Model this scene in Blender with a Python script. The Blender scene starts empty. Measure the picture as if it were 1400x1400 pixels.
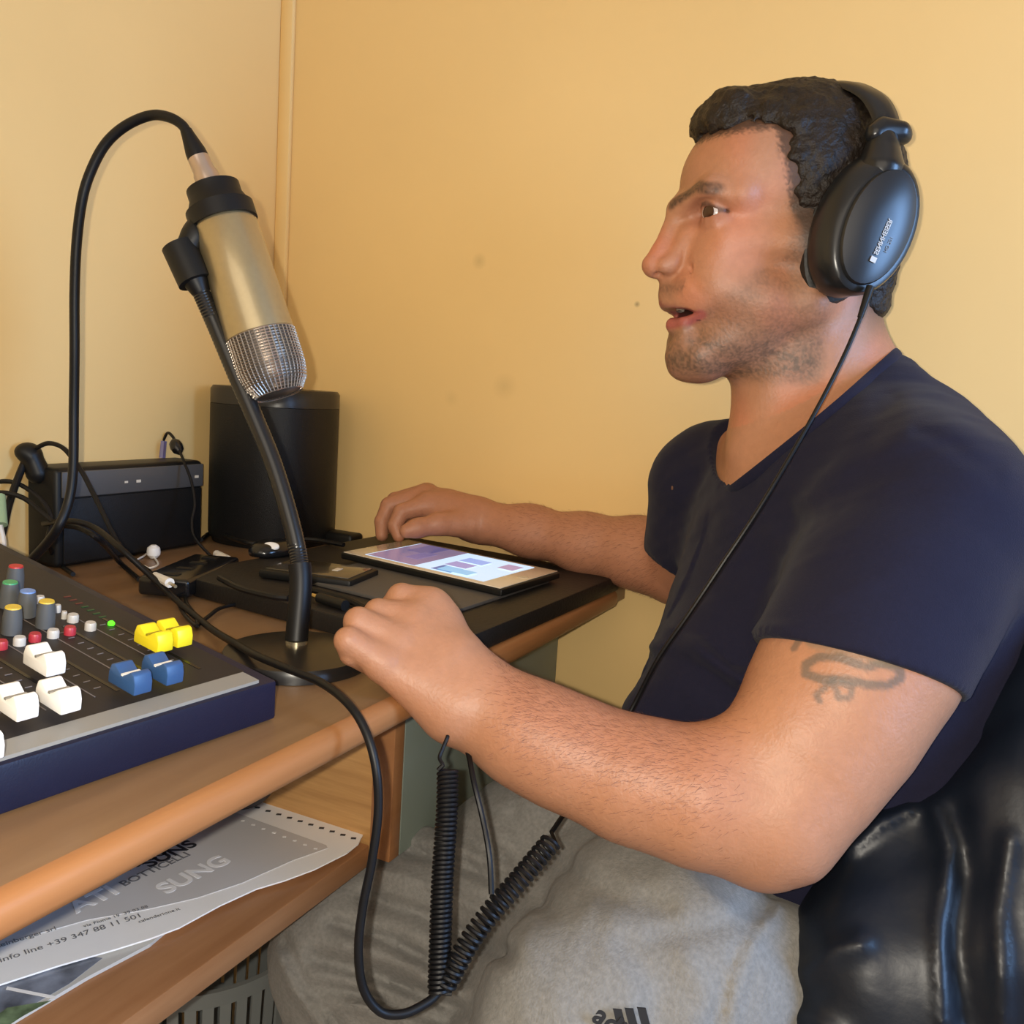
import bpy, math, random
import numpy as np
from mathutils import Vector, Matrix

# ------------------------------------------------------------------ camera
SC = bpy.context.scene
COL = SC.collection
FPX = 1250.0
YAW, PIT, ROL, CAMZ = math.radians(25.6), math.radians(7.65), math.radians(3.7), .965
_fh = np.array([-math.sin(YAW), math.cos(YAW), 0.]); _r0 = np.array([math.cos(YAW), math.sin(YAW), 0.]); _z = np.array([0, 0, 1.])
FW = _fh*math.cos(PIT) - _z*math.sin(PIT); _u0 = _z*math.cos(PIT) + _fh*math.sin(PIT)
RI = _r0*math.cos(ROL) + _u0*math.sin(ROL); UP = _u0*math.cos(ROL) - _r0*math.sin(ROL)
CAM = np.array([0, 0, CAMZ])
cd = bpy.data.cameras.new('camera'); cam = bpy.data.objects.new('camera', cd); COL.objects.link(cam)
cd.sensor_width = 36; cd.lens = 36*FPX/1400; cd.clip_start = .02
cam.matrix_world = Matrix(((RI[0], UP[0], -FW[0], 0), (RI[1], UP[1], -FW[1], 0), (RI[2], UP[2], -FW[2], CAMZ), (0, 0, 0, 1)))
SC.camera = cam

# ------------------------------------------------------------------ light
SC.view_settings.view_transform = 'Standard'; SC.view_settings.look = 'None'
SC.view_settings.gamma = 1; SC.view_settings.use_curve_mapping = False
SC.view_settings.exposure = 0.2
w = bpy.data.worlds.new('world'); SC.world = w; w.use_nodes = True
w.node_tree.nodes['Background'].inputs[0].default_value = (1, .86, .70, 1)
w.node_tree.nodes['Background'].inputs[1].default_value = .19
def lamp(name, kind, loc, power, color, size=None, sy=None, aim=None):
    l = bpy.data.lights.new(name, kind); l.energy = power; l.color = color
    if kind == 'AREA':
        l.shape = 'RECTANGLE'; l.size = size; l.size_y = sy
    elif size: l.shadow_soft_size = size
    o = bpy.data.objects.new(name, l); o.location = loc; COL.objects.link(o)
    if aim is not None:
        o.rotation_euler = (Vector(aim)-Vector(loc)).to_track_quat('-Z', 'Y').to_euler()
    return o
# the phone's own flash, just left of its lens
lamp('phone_flash', 'POINT', tuple(CAM - RI*.016 - FW*.01 + UP*.004), 14, (1, .92, .78), .004)
# daylight from the window behind the man's back, right of the camera
lamp('window_daylight', 'AREA', (1.25, .50, 1.15), 23, (.30, .55, 1), .5, .9, (.25, .75, .85))
# warm bounce of the room behind the photographer
lamp('room_bounce', 'AREA', (.5, -1.6, 1.9), 15, (1, .85, .66), 2.2, 1.4, (.1, .9, .8))

# ------------------------------------------------------------------ helpers
def P(x, y, d): return CAM + (FW + RI*(x-700)/FPX - UP*(y-700)/FPX)*d
def on_plane(x, y, p0, n):
    r = FW + RI*(x-700)/FPX - UP*(y-700)/FPX
    n = np.array(n, float); t = (np.array(p0, float)-CAM).dot(n)/r.dot(n)
    return CAM + r*t
def on_z(x, y, z): return on_plane(x, y, (0, 0, z), (0, 0, 1))
def on_x(x, y, v): return on_plane(x, y, (v, 0, 0), (1, 0, 0))
def on_y(x, y, v): return on_plane(x, y, (0, v, 0), (0, 1, 0))
def pix(V):
    q = V-CAM; d = q@FW
    return 700+FPX*(q@RI)/d, 700-FPX*(q@UP)/d, d

def mat(name, col, rough=.5, metal=0., noise=0., nscale=20., bump=0., bscale=60., spec=.5, emit=None, estr=0., coat=0., vcol=False, sss=0., sheen=0.):
    m = bpy.data.materials.new(name); m.use_nodes = True
    nt = m.node_tree; b = nt.nodes['Principled BSDF']
    b.inputs['Base Color'].default_value = (*col, 1); b.inputs['Roughness'].default_value = rough
    b.inputs['Metallic'].default_value = metal; b.inputs['Specular IOR Level'].default_value = spec
    b.inputs['Coat Weight'].default_value = coat; b.inputs['Sheen Weight'].default_value = sheen
    if sss: b.inputs['Subsurface Weight'].default_value = sss; b.inputs['Subsurface Scale'].default_value = .006; b.inputs['Subsurface Radius'].default_value = (1, .4, .2)
    if emit: b.inputs['Emission Color'].default_value = (*emit, 1); b.inputs['Emission Strength'].default_value = estr
    tc = nt.nodes.new('ShaderNodeTexCoord')
    src = None
    if vcol:
        a = nt.nodes.new('ShaderNodeAttribute'); a.attribute_name = 'Col'; src = a.outputs['Color']
    if noise:
        n = nt.nodes.new('ShaderNodeTexNoise'); n.inputs['Scale'].default_value = nscale; n.inputs['Detail'].default_value = 5
        nt.links.new(tc.outputs['Object'], n.inputs['Vector'])
        mr = nt.nodes.new('ShaderNodeMapRange'); mr.inputs['From Min'].default_value = .3; mr.inputs['From Max'].default_value = .7
        mr.inputs['To Min'].default_value = 1-noise; mr.inputs['To Max'].default_value = 1+noise
        nt.links.new(n.outputs['Fac'], mr.inputs['Value'])
        mx = nt.nodes.new('ShaderNodeVectorMath'); mx.operation = 'SCALE'
        if src: nt.links.new(src, mx.inputs[0])
        else: mx.inputs[0].default_value = col
        nt.links.new(mr.outputs[0], mx.inputs['Scale']); src = mx.outputs[0]
    if src: nt.links.new(src, b.inputs['Base Color'])
    if bump:
        n2 = nt.nodes.new('ShaderNodeTexNoise'); n2.inputs['Scale'].default_value = bscale; n2.inputs['Detail'].default_value = 4
        nt.links.new(tc.outputs['Object'], n2.inputs['Vector'])
        bp = nt.nodes.new('ShaderNodeBump'); bp.inputs['Strength'].default_value = bump; bp.inputs['Distance'].default_value = .002
        nt.links.new(n2.outputs['Fac'], bp.inputs['Height']); nt.links.new(bp.outputs[0], b.inputs['Normal'])
    return m

def wood(name, c1, c2, axis, scale=9., stretch=14., rough=.42):
    m = bpy.data.materials.new(name); m.use_nodes = True; nt = m.node_tree; b = nt.nodes['Principled BSDF']
    tc = nt.nodes.new('ShaderNodeTexCoord'); mp = nt.nodes.new('ShaderNodeMapping')
    s = [stretch]*3; s[axis] = 1; mp.inputs['Scale'].default_value = s
    n = nt.nodes.new('ShaderNodeTexNoise'); n.inputs['Scale'].default_value = scale; n.inputs['Detail'].default_value = 6; n.inputs['Roughness'].default_value = .6
    cr = nt.nodes.new('ShaderNodeValToRGB'); cr.color_ramp.elements[0].position = .3; cr.color_ramp.elements[1].position = .72
    cr.color_ramp.elements[0].color = (*c1, 1); cr.color_ramp.elements[1].color = (*c2, 1)
    nt.links.new(tc.outputs['Object'], mp.inputs[0]); nt.links.new(mp.outputs[0], n.inputs['Vector'])
    nt.links.new(n.outputs['Fac'], cr.inputs[0]); nt.links.new(cr.outputs[0], b.inputs['Base Color'])
    b.inputs['Roughness'].default_value = rough
    return m

class MB:
    def __init__(s): s.v = []; s.f = []
    def add(s, v, f):
        o = len(s.v); s.v += [tuple(map(float, p)) for p in v]; s.f += [tuple(i+o for i in q) for q in f]; return s
    def box(s, c, size, R=None):
        c = np.array(c, float); h = np.array(size, float)/2; R = np.eye(3) if R is None else np.array(R)
        v = [c + R@(h*np.array([a, b_, d])) for a in (-1, 1) for b_ in (-1, 1) for d in (-1, 1)]
        return s.add(v, [(0, 1, 3, 2), (4, 6, 7, 5), (0, 4, 5, 1), (2, 3, 7, 6), (0, 2, 6, 4), (1, 5, 7, 3)])
    def rings(s, rs, cap=True, closed=False):
        n = len(rs[0]); v = [p for r in rs for p in r]; f = []
        m = len(rs)
        for i in range(m if closed else m-1):
            j = (i+1) % m
            for k in range(n): f.append((i*n+k, i*n+(k+1) % n, j*n+(k+1) % n, j*n+k))
        if cap and not closed:
            f.append(tuple(range(n))[::-1]); f.append(tuple((m-1)*n+k for k in range(n)))
        return s.add(v, f)
    def tube(s, pts, r, n=10):
        pts = [np.array(p, float) for p in pts]; m = len(pts)
        if np.isscalar(r): r = [r]*m
        T = [pts[min(i+1, m-1)]-pts[max(i-1, 0)] for i in range(m)]; T = [t/(np.linalg.norm(t)+1e-12) for t in T]
        a = np.cross(T[0], (0, 0, 1.)); a = a if np.linalg.norm(a) > .1 else np.cross(T[0], (1., 0, 0)); a /= np.linalg.norm(a)
        rs = []
        for i in range(m):
            a = a - T[i]*a.dot(T[i]); a /= np.linalg.norm(a); b = np.cross(T[i], a)
            rs.append([pts[i]+r[i]*(math.cos(2*math.pi*k/n)*a+math.sin(2*math.pi*k/n)*b) for k in range(n)])
        return s.rings(rs)
    def lathe(s, o, ax, prof, n=32, ex=None, ey=None, sx=1., sy=1., sup=2.):
        """prof: (radius, height along ax)"""
        ax = np.array(ax, float); ax /= np.linalg.norm(ax)
        if ex is None:
            ex = np.cross(ax, (0, 0, 1.)); ex = ex if np.linalg.norm(ex) > .1 else np.cross(ax, (0, 1., 0))
        ex = np.array(ex, float); ex /= np.linalg.norm(ex); ey = np.cross(ax, ex)
        rs = []
        for r, h in prof:
            ring = []
            for k in range(n):
                c, q = math.cos(2*math.pi*k/n), math.sin(2*math.pi*k/n)
                e = 2/sup; c = math.copysign(abs(c)**e, c); q = math.copysign(abs(q)**e, q)
                ring.append(np.array(o)+ax*h+ex*(r*sx*c)+ey*(r*sy*q))
            rs.append(ring)
        return s.rings(rs)
    def prism(s, poly, vec):
        n = len(poly); a = [np.array(p, float) for p in poly]; b = [p+np.array(vec, float) for p in a]
        return s.add(a+b, [tuple(range(n))[::-1], tuple(range(n, 2*n))]+[(i, (i+1) % n, n+(i+1) % n, n+i) for i in range(n)])
    def build(s, name, m, parent=None, smooth=True, bevel=0., seg=2, angle=35):
        me = bpy.data.meshes.new(name); me.from_pydata(s.v, [], s.f); me.update()
        import bmesh
        bm = bmesh.new(); bm.from_mesh(me); bmesh.ops.recalc_face_normals(bm, faces=bm.faces)
        if bevel:
            es = [e for e in bm.edges if len(e.link_faces) == 2 and e.calc_face_angle(0) > .6]
            bmesh.ops.bevel(bm, geom=es, offset=bevel, segments=seg, affect='EDGES', profile=.5, clamp_overlap=True)
        if smooth:
            for f in bm.faces: f.smooth = True
            for e in bm.edges:
                if len(e.link_faces) == 2 and e.calc_face_angle(0) > math.radians(angle): e.smooth = False
        bm.to_mesh(me); bm.free()
        o = bpy.data.objects.new(name, me); COL.objects.link(o)
        if m: me.materials.append(m)
        if parent: set_parent(o, parent)
        return o
def set_parent(o, p):
    o.parent = p; bpy.context.view_layer.update(); o.matrix_parent_inverse = p.matrix_world.inverted()
def tag(o, label, cat, group=None):
    o['label'] = label; o['category'] = cat
    if group: o['group'] = group
    return o
def struct(o): o['kind'] = 'structure'; return o
def empty(name, loc):
    o = bpy.data.objects.new(name, None); o.empty_display_size = .05; o.location = tuple(map(float, loc)); COL.objects.link(o); bpy.context.view_layer.update(); return o
def spline(pts, n=10):
    p = [np.array(q, float) for q in pts]; p = [2*p[0]-p[1]]+p+[2*p[-1]-p[-2]]; out = []
    for i in range(1, len(p)-2):
        for k in range(n):
            t = k/n; a, b, c, d = p[i-1:i+3]
            out.append(.5*((2*b)+(c-a)*t+(2*a-5*b+4*c-d)*t*t+(3*b-a-3*c+d)*t**3))
    return out+[p[-2]]
def cable(pts, r, n=8, seg=10): return MB().tube(spline(pts, seg), r, n)
def text_mesh(name, body, size, o, ex, ey, m, parent, ext=.0003, bold=0.):
    """lettering laid at o, running along ex, up along ey"""
    c = bpy.data.curves.new(name, 'FONT'); c.body = body; c.size = size; c.extrude = ext; c.offset = bold
    t = bpy.data.objects.new(name+'_src', c); COL.objects.link(t); bpy.context.view_layer.update()
    me = bpy.data.meshes.new_from_object(t.evaluated_get(bpy.context.evaluated_depsgraph_get())); me.name = name
    bpy.data.objects.remove(t)
    ex = Vector(ex).normalized(); ey = Vector(ey).normalized(); ez = ex.cross(ey)
    M = Matrix(((ex[0], ey[0], ez[0], o[0]), (ex[1], ey[1], ez[1], o[1]), (ex[2], ey[2], ez[2], o[2]), (0, 0, 0, 1)))
    me.transform(M); me.materials.clear(); me.materials.append(m)
    ob = bpy.data.objects.new(name, me); COL.objects.link(ob)
    if parent: set_parent(ob, parent)
    return ob

# ---- implicit surfaces: blended round cones and ellipsoids, meshed as one skin
class SDF:
    def __init__(s): s.ops = []; s.post = []
    def rc(s, a, b, ra, rb, k=.01, sub=False):
        a = np.array(a, float); b = np.array(b, float); r = max(ra, rb)
        s.ops.append(('rc', (a, b, ra, rb), k, sub, np.minimum(a, b)-r, np.maximum(a, b)+r)); return s
    def chain(s, pts, rs, k=.01):
        for i in range(len(pts)-1): s.rc(pts[i], pts[i+1], rs[i], rs[i+1], k)
        return s
    def ell(s, c, rad, R=None, k=.01, sub=False):
        """R: rows are the ellipsoid's axes"""
        c = np.array(c, float); rad = np.array(rad, float); R = np.eye(3) if R is None else np.array(R, float)
        e = np.sqrt(((R*rad[:, None])**2).sum(0))
        s.ops.append(('el', (c, rad, R), k, sub, c-e, c+e)); return s
    def fn(s, op, p):
        if op[0] == 'rc':
            a, b, ra, rb = op[1]; ba = b-a; pa = p-a
            t = np.clip(pa@ba/(ba@ba+1e-12), 0, 1)
            return np.sqrt(((pa-t[:, None]*ba)**2).sum(1))-(ra+(rb-ra)*t)
        c, rad, R = op[1]; q = (p-c)@R.T
        k0 = np.sqrt(((q/rad)**2).sum(1)); k1 = np.sqrt(((q/rad**2)**2).sum(1))+1e-9
        return k0*(k0-1)/k1
    def ev(s, p, ops=None):
        d = np.full(len(p), 1.0)
        for op in (s.ops if ops is None else ops):
            e = s.fn(op, p); k = op[2]
            if op[3]:
                h = np.maximum(k-np.abs(d+e), 0)/k; d = np.maximum(d, -e)+h*h*k/4
            else:
                h = np.maximum(k-np.abs(d-e), 0)/k; d = np.minimum(d, e)-h*h*k/4
        for f in s.post: d = f(p, d)
        return d
    def mesh(s, res, clip=None, off=0., B=20):
        ad = [o for o in s.ops if not o[3]]
        lo = np.min([o[4] for o in ad], 0)-.012; hi = np.max([o[5] for o in ad], 0)+.012
        if clip is not None: lo = np.maximum(lo, clip[0]); hi = np.minimum(hi, clip[1])
        N = np.ceil((hi-lo)/res).astype(int)+2
        nb = (N+B-1)//B; W = B+1
        g = np.stack(np.meshgrid(*[np.arange(W)]*3, indexing='ij'), -1).reshape(-1, 3)
        keyV, posV, E = [], [], []
        key = lambda c: (c[..., 0]*(N[1]+2*B)+c[..., 1])*(N[2]+2*B)+c[..., 2]
        half = res*B*.5*1.733
        for bi in range(nb[0]):
            for bj in range(nb[1]):
                for bk in range(nb[2]):
                    o = np.array([bi, bj, bk])*B
                    blo = lo+o*res; bhi = blo+B*res
                    ops = [q for q in s.ops if np.all(q[4]-q[2]-.015 < bhi) and np.all(q[5]+q[2]+.015 > blo)]
                    if not any(not q[3] for q in ops): continue
                    c = s.ev(((blo+bhi)/2)[None], ops)[0]-off
                    if abs(c) > half*2.1+.012: continue
                    G = g+o
                    D = (s.ev(lo+G*res, ops)-off).reshape(W, W, W)
                    S = D < 0
                    if S.all() or not S.any(): continue
                    cs = np.zeros((B, B, B, 3)); cn = np.zeros((B, B, B))
                    for ax in range(3):
                        n0 = [slice(0, W)]*3; n1 = [slice(0, W)]*3; n0[ax] = slice(0, B); n1[ax] = slice(1, W)
                        d0, d1 = D[tuple(n0)], D[tuple(n1)]; ch = (d0 < 0) != (d1 < 0)
                        t = np.where(ch, d0/(d0-d1+1e-20), 0)
                        oth = [a for a in range(3) if a != ax]
                        for p in (0, 1):
                            for q in (0, 1):
                                sl = [slice(0, B)]*3; sl[oth[0]] = slice(p, B+p); sl[oth[1]] = slice(q, B+q)
                                m = ch[tuple(sl)]; tt = t[tuple(sl)]
                                cn += m; cs[..., ax] += m*tt; cs[..., oth[0]] += m*p; cs[..., oth[1]] += m*q
                        s0 = [slice(0, B)]*3
                        mm = ch[tuple(s0)]; idx = np.argwhere(mm)
                        if len(idx):
                            fl = S[idx[:, 0], idx[:, 1], idx[:, 2]]
                            E.append((ax, idx+o, fl))
                    ac = np.argwhere(cn > 0)
                    pv = cs[ac[:, 0], ac[:, 1], ac[:, 2]]/cn[ac[:, 0], ac[:, 1], ac[:, 2]][:, None]
                    keyV.append(key(ac+o)); posV.append(lo+(ac+o+pv)*res)
        keyV = np.concatenate(keyV); posV = np.concatenate(posV)
        od = np.argsort(keyV); keyV = keyV[od]; posV = posV[od]
        F = []
        for ax, c, fl in E:
            b, d = (ax+1) % 3, (ax+2) % 3
            eb = np.zeros(3, int); eb[b] = 1; ed = np.zeros(3, int); ed[d] = 1
            ks = [key(c-eb-ed), key(c-ed), key(c), key(c-eb)]
            ii = [np.searchsorted(keyV, k) for k in ks]
            ok = np.ones(len(c), bool)
            for i_, k in zip(ii, ks):
                ok &= (i_ < len(keyV)); ok &= keyV[np.minimum(i_, len(keyV)-1)] == k
            q = np.stack(ii, 1); q[~fl] = q[~fl][:, ::-1]
            F.append(q[ok])
        return posV, np.concatenate(F)
def np_mesh(name, V, Fq, m, parent=None, col=None):
    me = bpy.data.meshes.new(name)
    me.vertices.add(len(V)); me.vertices.foreach_set('co', V.astype(np.float32).ravel())
    me.loops.add(len(Fq)*4); me.loops.foreach_set('vertex_index', Fq.astype(np.int32).ravel())
    me.polygons.add(len(Fq)); me.polygons.foreach_set('loop_start', np.arange(len(Fq), dtype=np.int32)*4)
    me.polygons.foreach_set('loop_total', np.full(len(Fq), 4, np.int32))
    me.update(calc_edges=True); me.validate()
    me.polygons.foreach_set('use_smooth', np.ones(len(me.polygons), bool))
    if col is not None:
        a = me.color_attributes.new('Col', 'FLOAT_COLOR', 'POINT')
        a.data.foreach_set('color', np.concatenate([col, np.ones((len(col), 1))], 1).astype(np.float32).ravel())
    me.materials.append(m)
    o = bpy.data.objects.new(name, me); COL.objects.link(o)
    if parent: set_parent(o, parent)
    return o
def smooth_noise(p, s, seed=0):
    """cheap smooth pseudo noise, about -1..1"""
    r = np.random.RandomState(seed); o = np.zeros(len(p))
    for i in range(5):
        k = r.normal(size=3); k /= np.linalg.norm(k); o += np.sin(p@k*s*(1+.5*i)+r.uniform(0, 6.3)+1.3*np.sin(p@r.normal(size=3)*s*.35))/(1+.35*i)
    return o/2.6

# ------------------------------------------------------------------ materials of the room
def wall_mat():
    m = mat('yellow_wall_paint', (.84, .58, .245), .55, noise=.03, nscale=3, bump=.12, bscale=45, spec=.3)
    nt = m.node_tree; b = nt.nodes['Principled BSDF']; lk = b.inputs['Base Color'].links[0]; src = lk.from_socket
    geo = nt.nodes.new('ShaderNodeNewGeometry')
    for (x, y, r, k) in ((655, 357, .011, .82), (690, 528, .018, .88), (871, 416, .004, .45), (617, 545, .012, .93), (1010, 740, .012, .9)):
        c = on_y(x, y, 1.014)
        d = nt.nodes.new('ShaderNodeVectorMath'); d.operation = 'DISTANCE'; nt.links.new(geo.outputs['Position'], d.inputs[0]); d.inputs[1].default_value = tuple(c)
        mr = nt.nodes.new('ShaderNodeMapRange'); nt.links.new(d.outputs['Value'], mr.inputs['Value']); mr.inputs['From Max'].default_value = r
        mr.inputs['To Min'].default_value = k; mr.inputs['To Max'].default_value = 1
        s = nt.nodes.new('ShaderNodeVectorMath'); s.operation = 'SCALE'; nt.links.new(src, s.inputs[0]); nt.links.new(mr.outputs[0], s.inputs['Scale']); src = s.outputs[0]
    nt.links.new(src, b.inputs['Base Color'])
    return m
M_wall = wall_mat()
M_ceil = mat('white_ceiling_paint', (.8, .78, .72), .8, bump=.05)
M_floor = wood('floor_tile', (.33, .26, .2), (.45, .36, .28), 0, 3, 3, .4)
M_desk = wood('desk_laminate', (.19, .105, .05), (.26, .15, .074), 1, 5, 9, .38)
M_nose = wood('desk_edge_wood', (.30, .125, .045), (.37, .165, .062), 1, 6, 12, .38)
M_shelf = wood('shelf_laminate', (.30, .13, .05), (.40, .19, .08), 1, 6, 9, .4)
M_cabw = wood('cabinet_wood', (.40, .20, .065), (.60, .33, .12), 0, 8, 16, .4)
M_grey = mat('grey_green_panel', (.20, .235, .20), .5, noise=.05, nscale=8)
M_black = mat('matte_black_plastic', (.007, .007, .007), .45, spec=.3)
M_blackg = mat('gloss_black_plastic', (.008, .008, .009), .18)
M_rubber = mat('black_rubber', (.005, .005, .006), .46, spec=.3)
M_white = mat('white_plastic', (.85, .83, .8), .35)
M_wax = mat('cream_plastic', (.7, .63, .52), .4)

# ------------------------------------------------------------------ the room
X0, Y1 = -.868, 1.014
struct(MB().box((X0-.05, -.4, 1.3), (.1, 3.1, 2.6)).build('wall_left', M_wall))
struct(MB().box((.6, Y1+.05, 1.3), (3.2, .1, 2.6)).build('wall_back', M_wall))
struct(MB().box((.6, -.4, -.05), (3.2, 3.1, .1)).build('floor', M_floor))
struct(MB().box((.6, -.4, 2.65), (3.2, 3.1, .1)).build('ceiling', M_ceil))
# slim painted conduit in the corner
a0 = on_y(397, 300, Y1)
struct(MB().box(((X0+a0[0])/2, Y1-.004, 1.3), (a0[0]-X0, .008, 2.59)).build('trim_1', M_wall, bevel=.003))

# ------------------------------------------------------------------ the desk
EX = -.330
desk = empty('desk', (-.6, .45, 0))
MB().box(((X0+.003+EX)/2, .38, .740), (EX-X0-.003, 1.258, .020)).build('desktop', M_desk, desk)
prof = [(EX, .7503), (EX+.004, .7500), (EX+.0075, .748), (EX+.0095, .744), (EX+.0095, .736), (EX+.0075, .732), (EX+.004, .730), (EX, .7297)]
MB().rings([[(x, yy, z) for x, z in prof] for yy in (-.248, .955)]).build('front_edge', M_nose, desk, angle=60)
MB().box((-.66, -.235, .358), (.40, .02, .716)).build('end_panel', M_cabw, desk, bevel=.001)
# pull-out shelf under the desktop
SH = .5535
MB().box((-.645, .2125, SH-.0102), (.43, .870, .0205)).build('lower_shelf', M_shelf, desk, bevel=.0015)

cab = empty('drawer_cabinet', (-.6, .82, .541))
MB().box((-.636, .830, .635), (.43, .358, .188)).build('carcass', M_cabw, cab, bevel=.001)
MB().box((-.4165, .8375, .635), (.014, .343, .188)).build('front_panel', M_grey, cab, bevel=.001)
MB().box((-.421, .658, .635), (.022, .016, .188)).build('edge_strip', M_nose, cab, bevel=.001)
MB().box((-.640, .6502, .668), (.40, .003, .004)).build('seam_rail', M_nose, cab)
tag(desk, 'brown laminate desk with rounded orange wooden front edge and a lower shelf', 'desk')
tag(cab, 'low hanging wooden cabinet with a grey-green front panel under the desk beside the yellow wall', 'cabinet')

# ------------------------------------------------------------------ slabs on the desk: laptop, folder, tablet
def slab(pts, z, h): return MB().prism([(p[0], p[1], z) for p in pts], (0, 0, h))
M_pad = mat('black_leatherette', (.014, .012, .011), .5, spec=.3, bump=.25, bscale=300)
M_gfold = mat('grey_folder_cover', (.075, .07, .067), .55, bump=.15, bscale=400)
lap = empty('desk_mat', (-.45, .8, .7505))
c1 = np.array([-.3197, .956]); ux = np.array([-.992, .128]); uy = np.array([-.03, -1.0]); uy /= np.linalg.norm(uy)
pp = [c1, c1+ux*.335, c1+ux*.335+uy*.36, c1+uy*.36]
slab(pp, .7508, .0175).build('board', M_pad, lap, bevel=.002)
tag(lap, 'thick black leatherette board at the desk corner under the tablet', 'desk mat')
zt = .7683
q = [on_z(x, y, zt) for x, y in ((677, 822), (764, 793), (560, 745), (470, 775))]
fo = [np.array(q[0][:2]), np.array(q[1][:2])]
dv = np.array([q[3][0]-q[0][0], q[3][1]-q[0][1]]); dv /= np.linalg.norm(dv)
ev_ = fo[1]-fo[0]; ev_ /= np.linalg.norm(ev_)
fpoly = [fo[0]-ev_*.085, fo[0]+ev_*.11, fo[0]+ev_*.11+dv*.19, fo[0]-ev_*.085+dv*.19]
fold = empty('tablet_cover', (fo[0][0], fo[0][1], zt))
slab(fpoly, zt+.0003, .0035).build('cover_leaf', M_gfold, fold, bevel=.001)
tag(fold, 'thin dark grey folder lying open on the black board beneath the tablet', 'folder')
# tablet
ztt = .7795
tl = [on_z(x, y, ztt)[:2] for x, y in ((686, 806), (766, 782), (557, 738), (466, 755))]
tab = empty('tablet', (tl[0][0], tl[0][1], zt+.004))
slab(tl, zt+.0042, .0068).build('case', M_black, tab, bevel=.0015, seg=3)
cen = np.mean(tl, 0)
M_bez = mat('white_bezel_glass', (.75, .66, .55), .12, coat=.5)
slab([cen+(p-cen)*.975 for p in tl], zt+.0111, .0010).build('bezel', M_bez, tab, bevel=.0004)
def bil(u, v):   # u along the long side from near end, v across
    return (1-u)*((1-v)*tl[0]+v*tl[1])+u*((1-v)*tl[3]+v*tl[2])
def rect(u0, u1, v0, v1): return [bil(u0, v0), bil(u0, v1), bil(u1, v1), bil(u1, v0)]
def emat(n, c, e): return mat(n, (.01, .01, .01), .08, emit=c, estr=e)
scr = slab(rect(.13, .87, .08, .93), zt+.01215, .0003).build('screen', emat('screen_white', (.62, .80, 1), .9), tab, smooth=False)
zs = zt+.0125
for nm, r_, c_, e_ in (('screen_picture', (.545, .86, .085, .925), (.36, .26, .42), .55), ('screen_picture', (.66, .80, .55, .92), (.22, .18, .42), .5),
                    ('screen_picture', (.62, .70, .30, .62), (.30, .24, .5), .5), ('screen_picture', (.33, .45, .10, .30), (.12, .22, .5), .7), ('screen_picture', (.33, .46, .33, .52), (.38, .34, .62), .8),
                    ('screen_picture', (.32, .46, .56, .74), (.30, .42, .8), .9), ('screen_picture', (.15, .24, .60, .80), (.45, .33, .5), .8), ('screen_picture', (.24, .42, .12, .28), (.30, .62, .9), .8)):
    slab(rect(*r_), zs, .0001).build(nm, emat('screen_tile', c_, e_), scr, smooth=False); zs += .00012
MB().lathe((*bil(.055, .5), zt+.0121), (0, 0, 1), [(.005, 0), (.005, .0003)], 20).build('home_button', M_wax, tab)
tag(tab, 'white-bezelled tablet with a lit screen lying on the black board', 'tablet')

# ------------------------------------------------------------------ mixing desk
M_navy = mat('navy_painted_steel', (.007, .009, .028), .42, spec=.35, noise=.06, nscale=60, bump=.1, bscale=900)
M_panel = mat('dark_grey_panel', (.020, .017, .018), .5, spec=.3, noise=.08, nscale=50)
M_strip = mat('silver_grey_strip', (.25, .24, .22), .45)
M_mark = mat('pale_panel_print', (.16, .14, .14), .6)
mix = empty('mixing_desk', (-.5, .3, .751))
mo = np.array([-.363, .4352, .7512]); mt = np.array([-.116, -.9932, 0]); mn = np.array([-.9932, .116, 0]); mz = np.array([0, 0, 1.])
SL = .13
def MX(u, v, w): return mo+mt*u+mn*v+mz*w
def mtop(v): return .0265+SL*v
UL, VL = .46, .33
def wedge(u0, u1, v0, v1, lo, hi):  # lo/hi: callables of v
    vs = [(v0, lo(v0)), (v1, lo(v1)), (v1, hi(v1)), (v0, hi(v0))]
    return MB().prism([MX(u0, v, w_) for v, w_ in vs], mt*(u1-u0))
wedge(0, UL, 0, VL, lambda v: 0, lambda v: mtop(v)-.0015).build('body', M_navy, mix, bevel=.002)
wedge(.010, UL-.01, .018, VL-.006, lambda v: mtop(v)-.0016, lambda v: mtop(v)).build('control_panel', M_panel, mix, smooth=False)
wedge(.012, UL-.01, .003, .0175, lambda v: mtop(v)-.0016, lambda v: mtop(v)+.0004).build('front_strip', M_strip, mix, smooth=False)
pn = np.cross(mt, mn+mz*SL); pn /= np.linalg.norm(pn); pn = pn if pn[2] > 0 else -pn
ps = (mn+mz*SL)/np.linalg.norm(mn+mz*SL)
def onp(x, y, h=0): return on_plane(x, y, MX(0, 0, .0265+h), pn)
Rm = np.stack([mt, ps, pn], 1)
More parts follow.
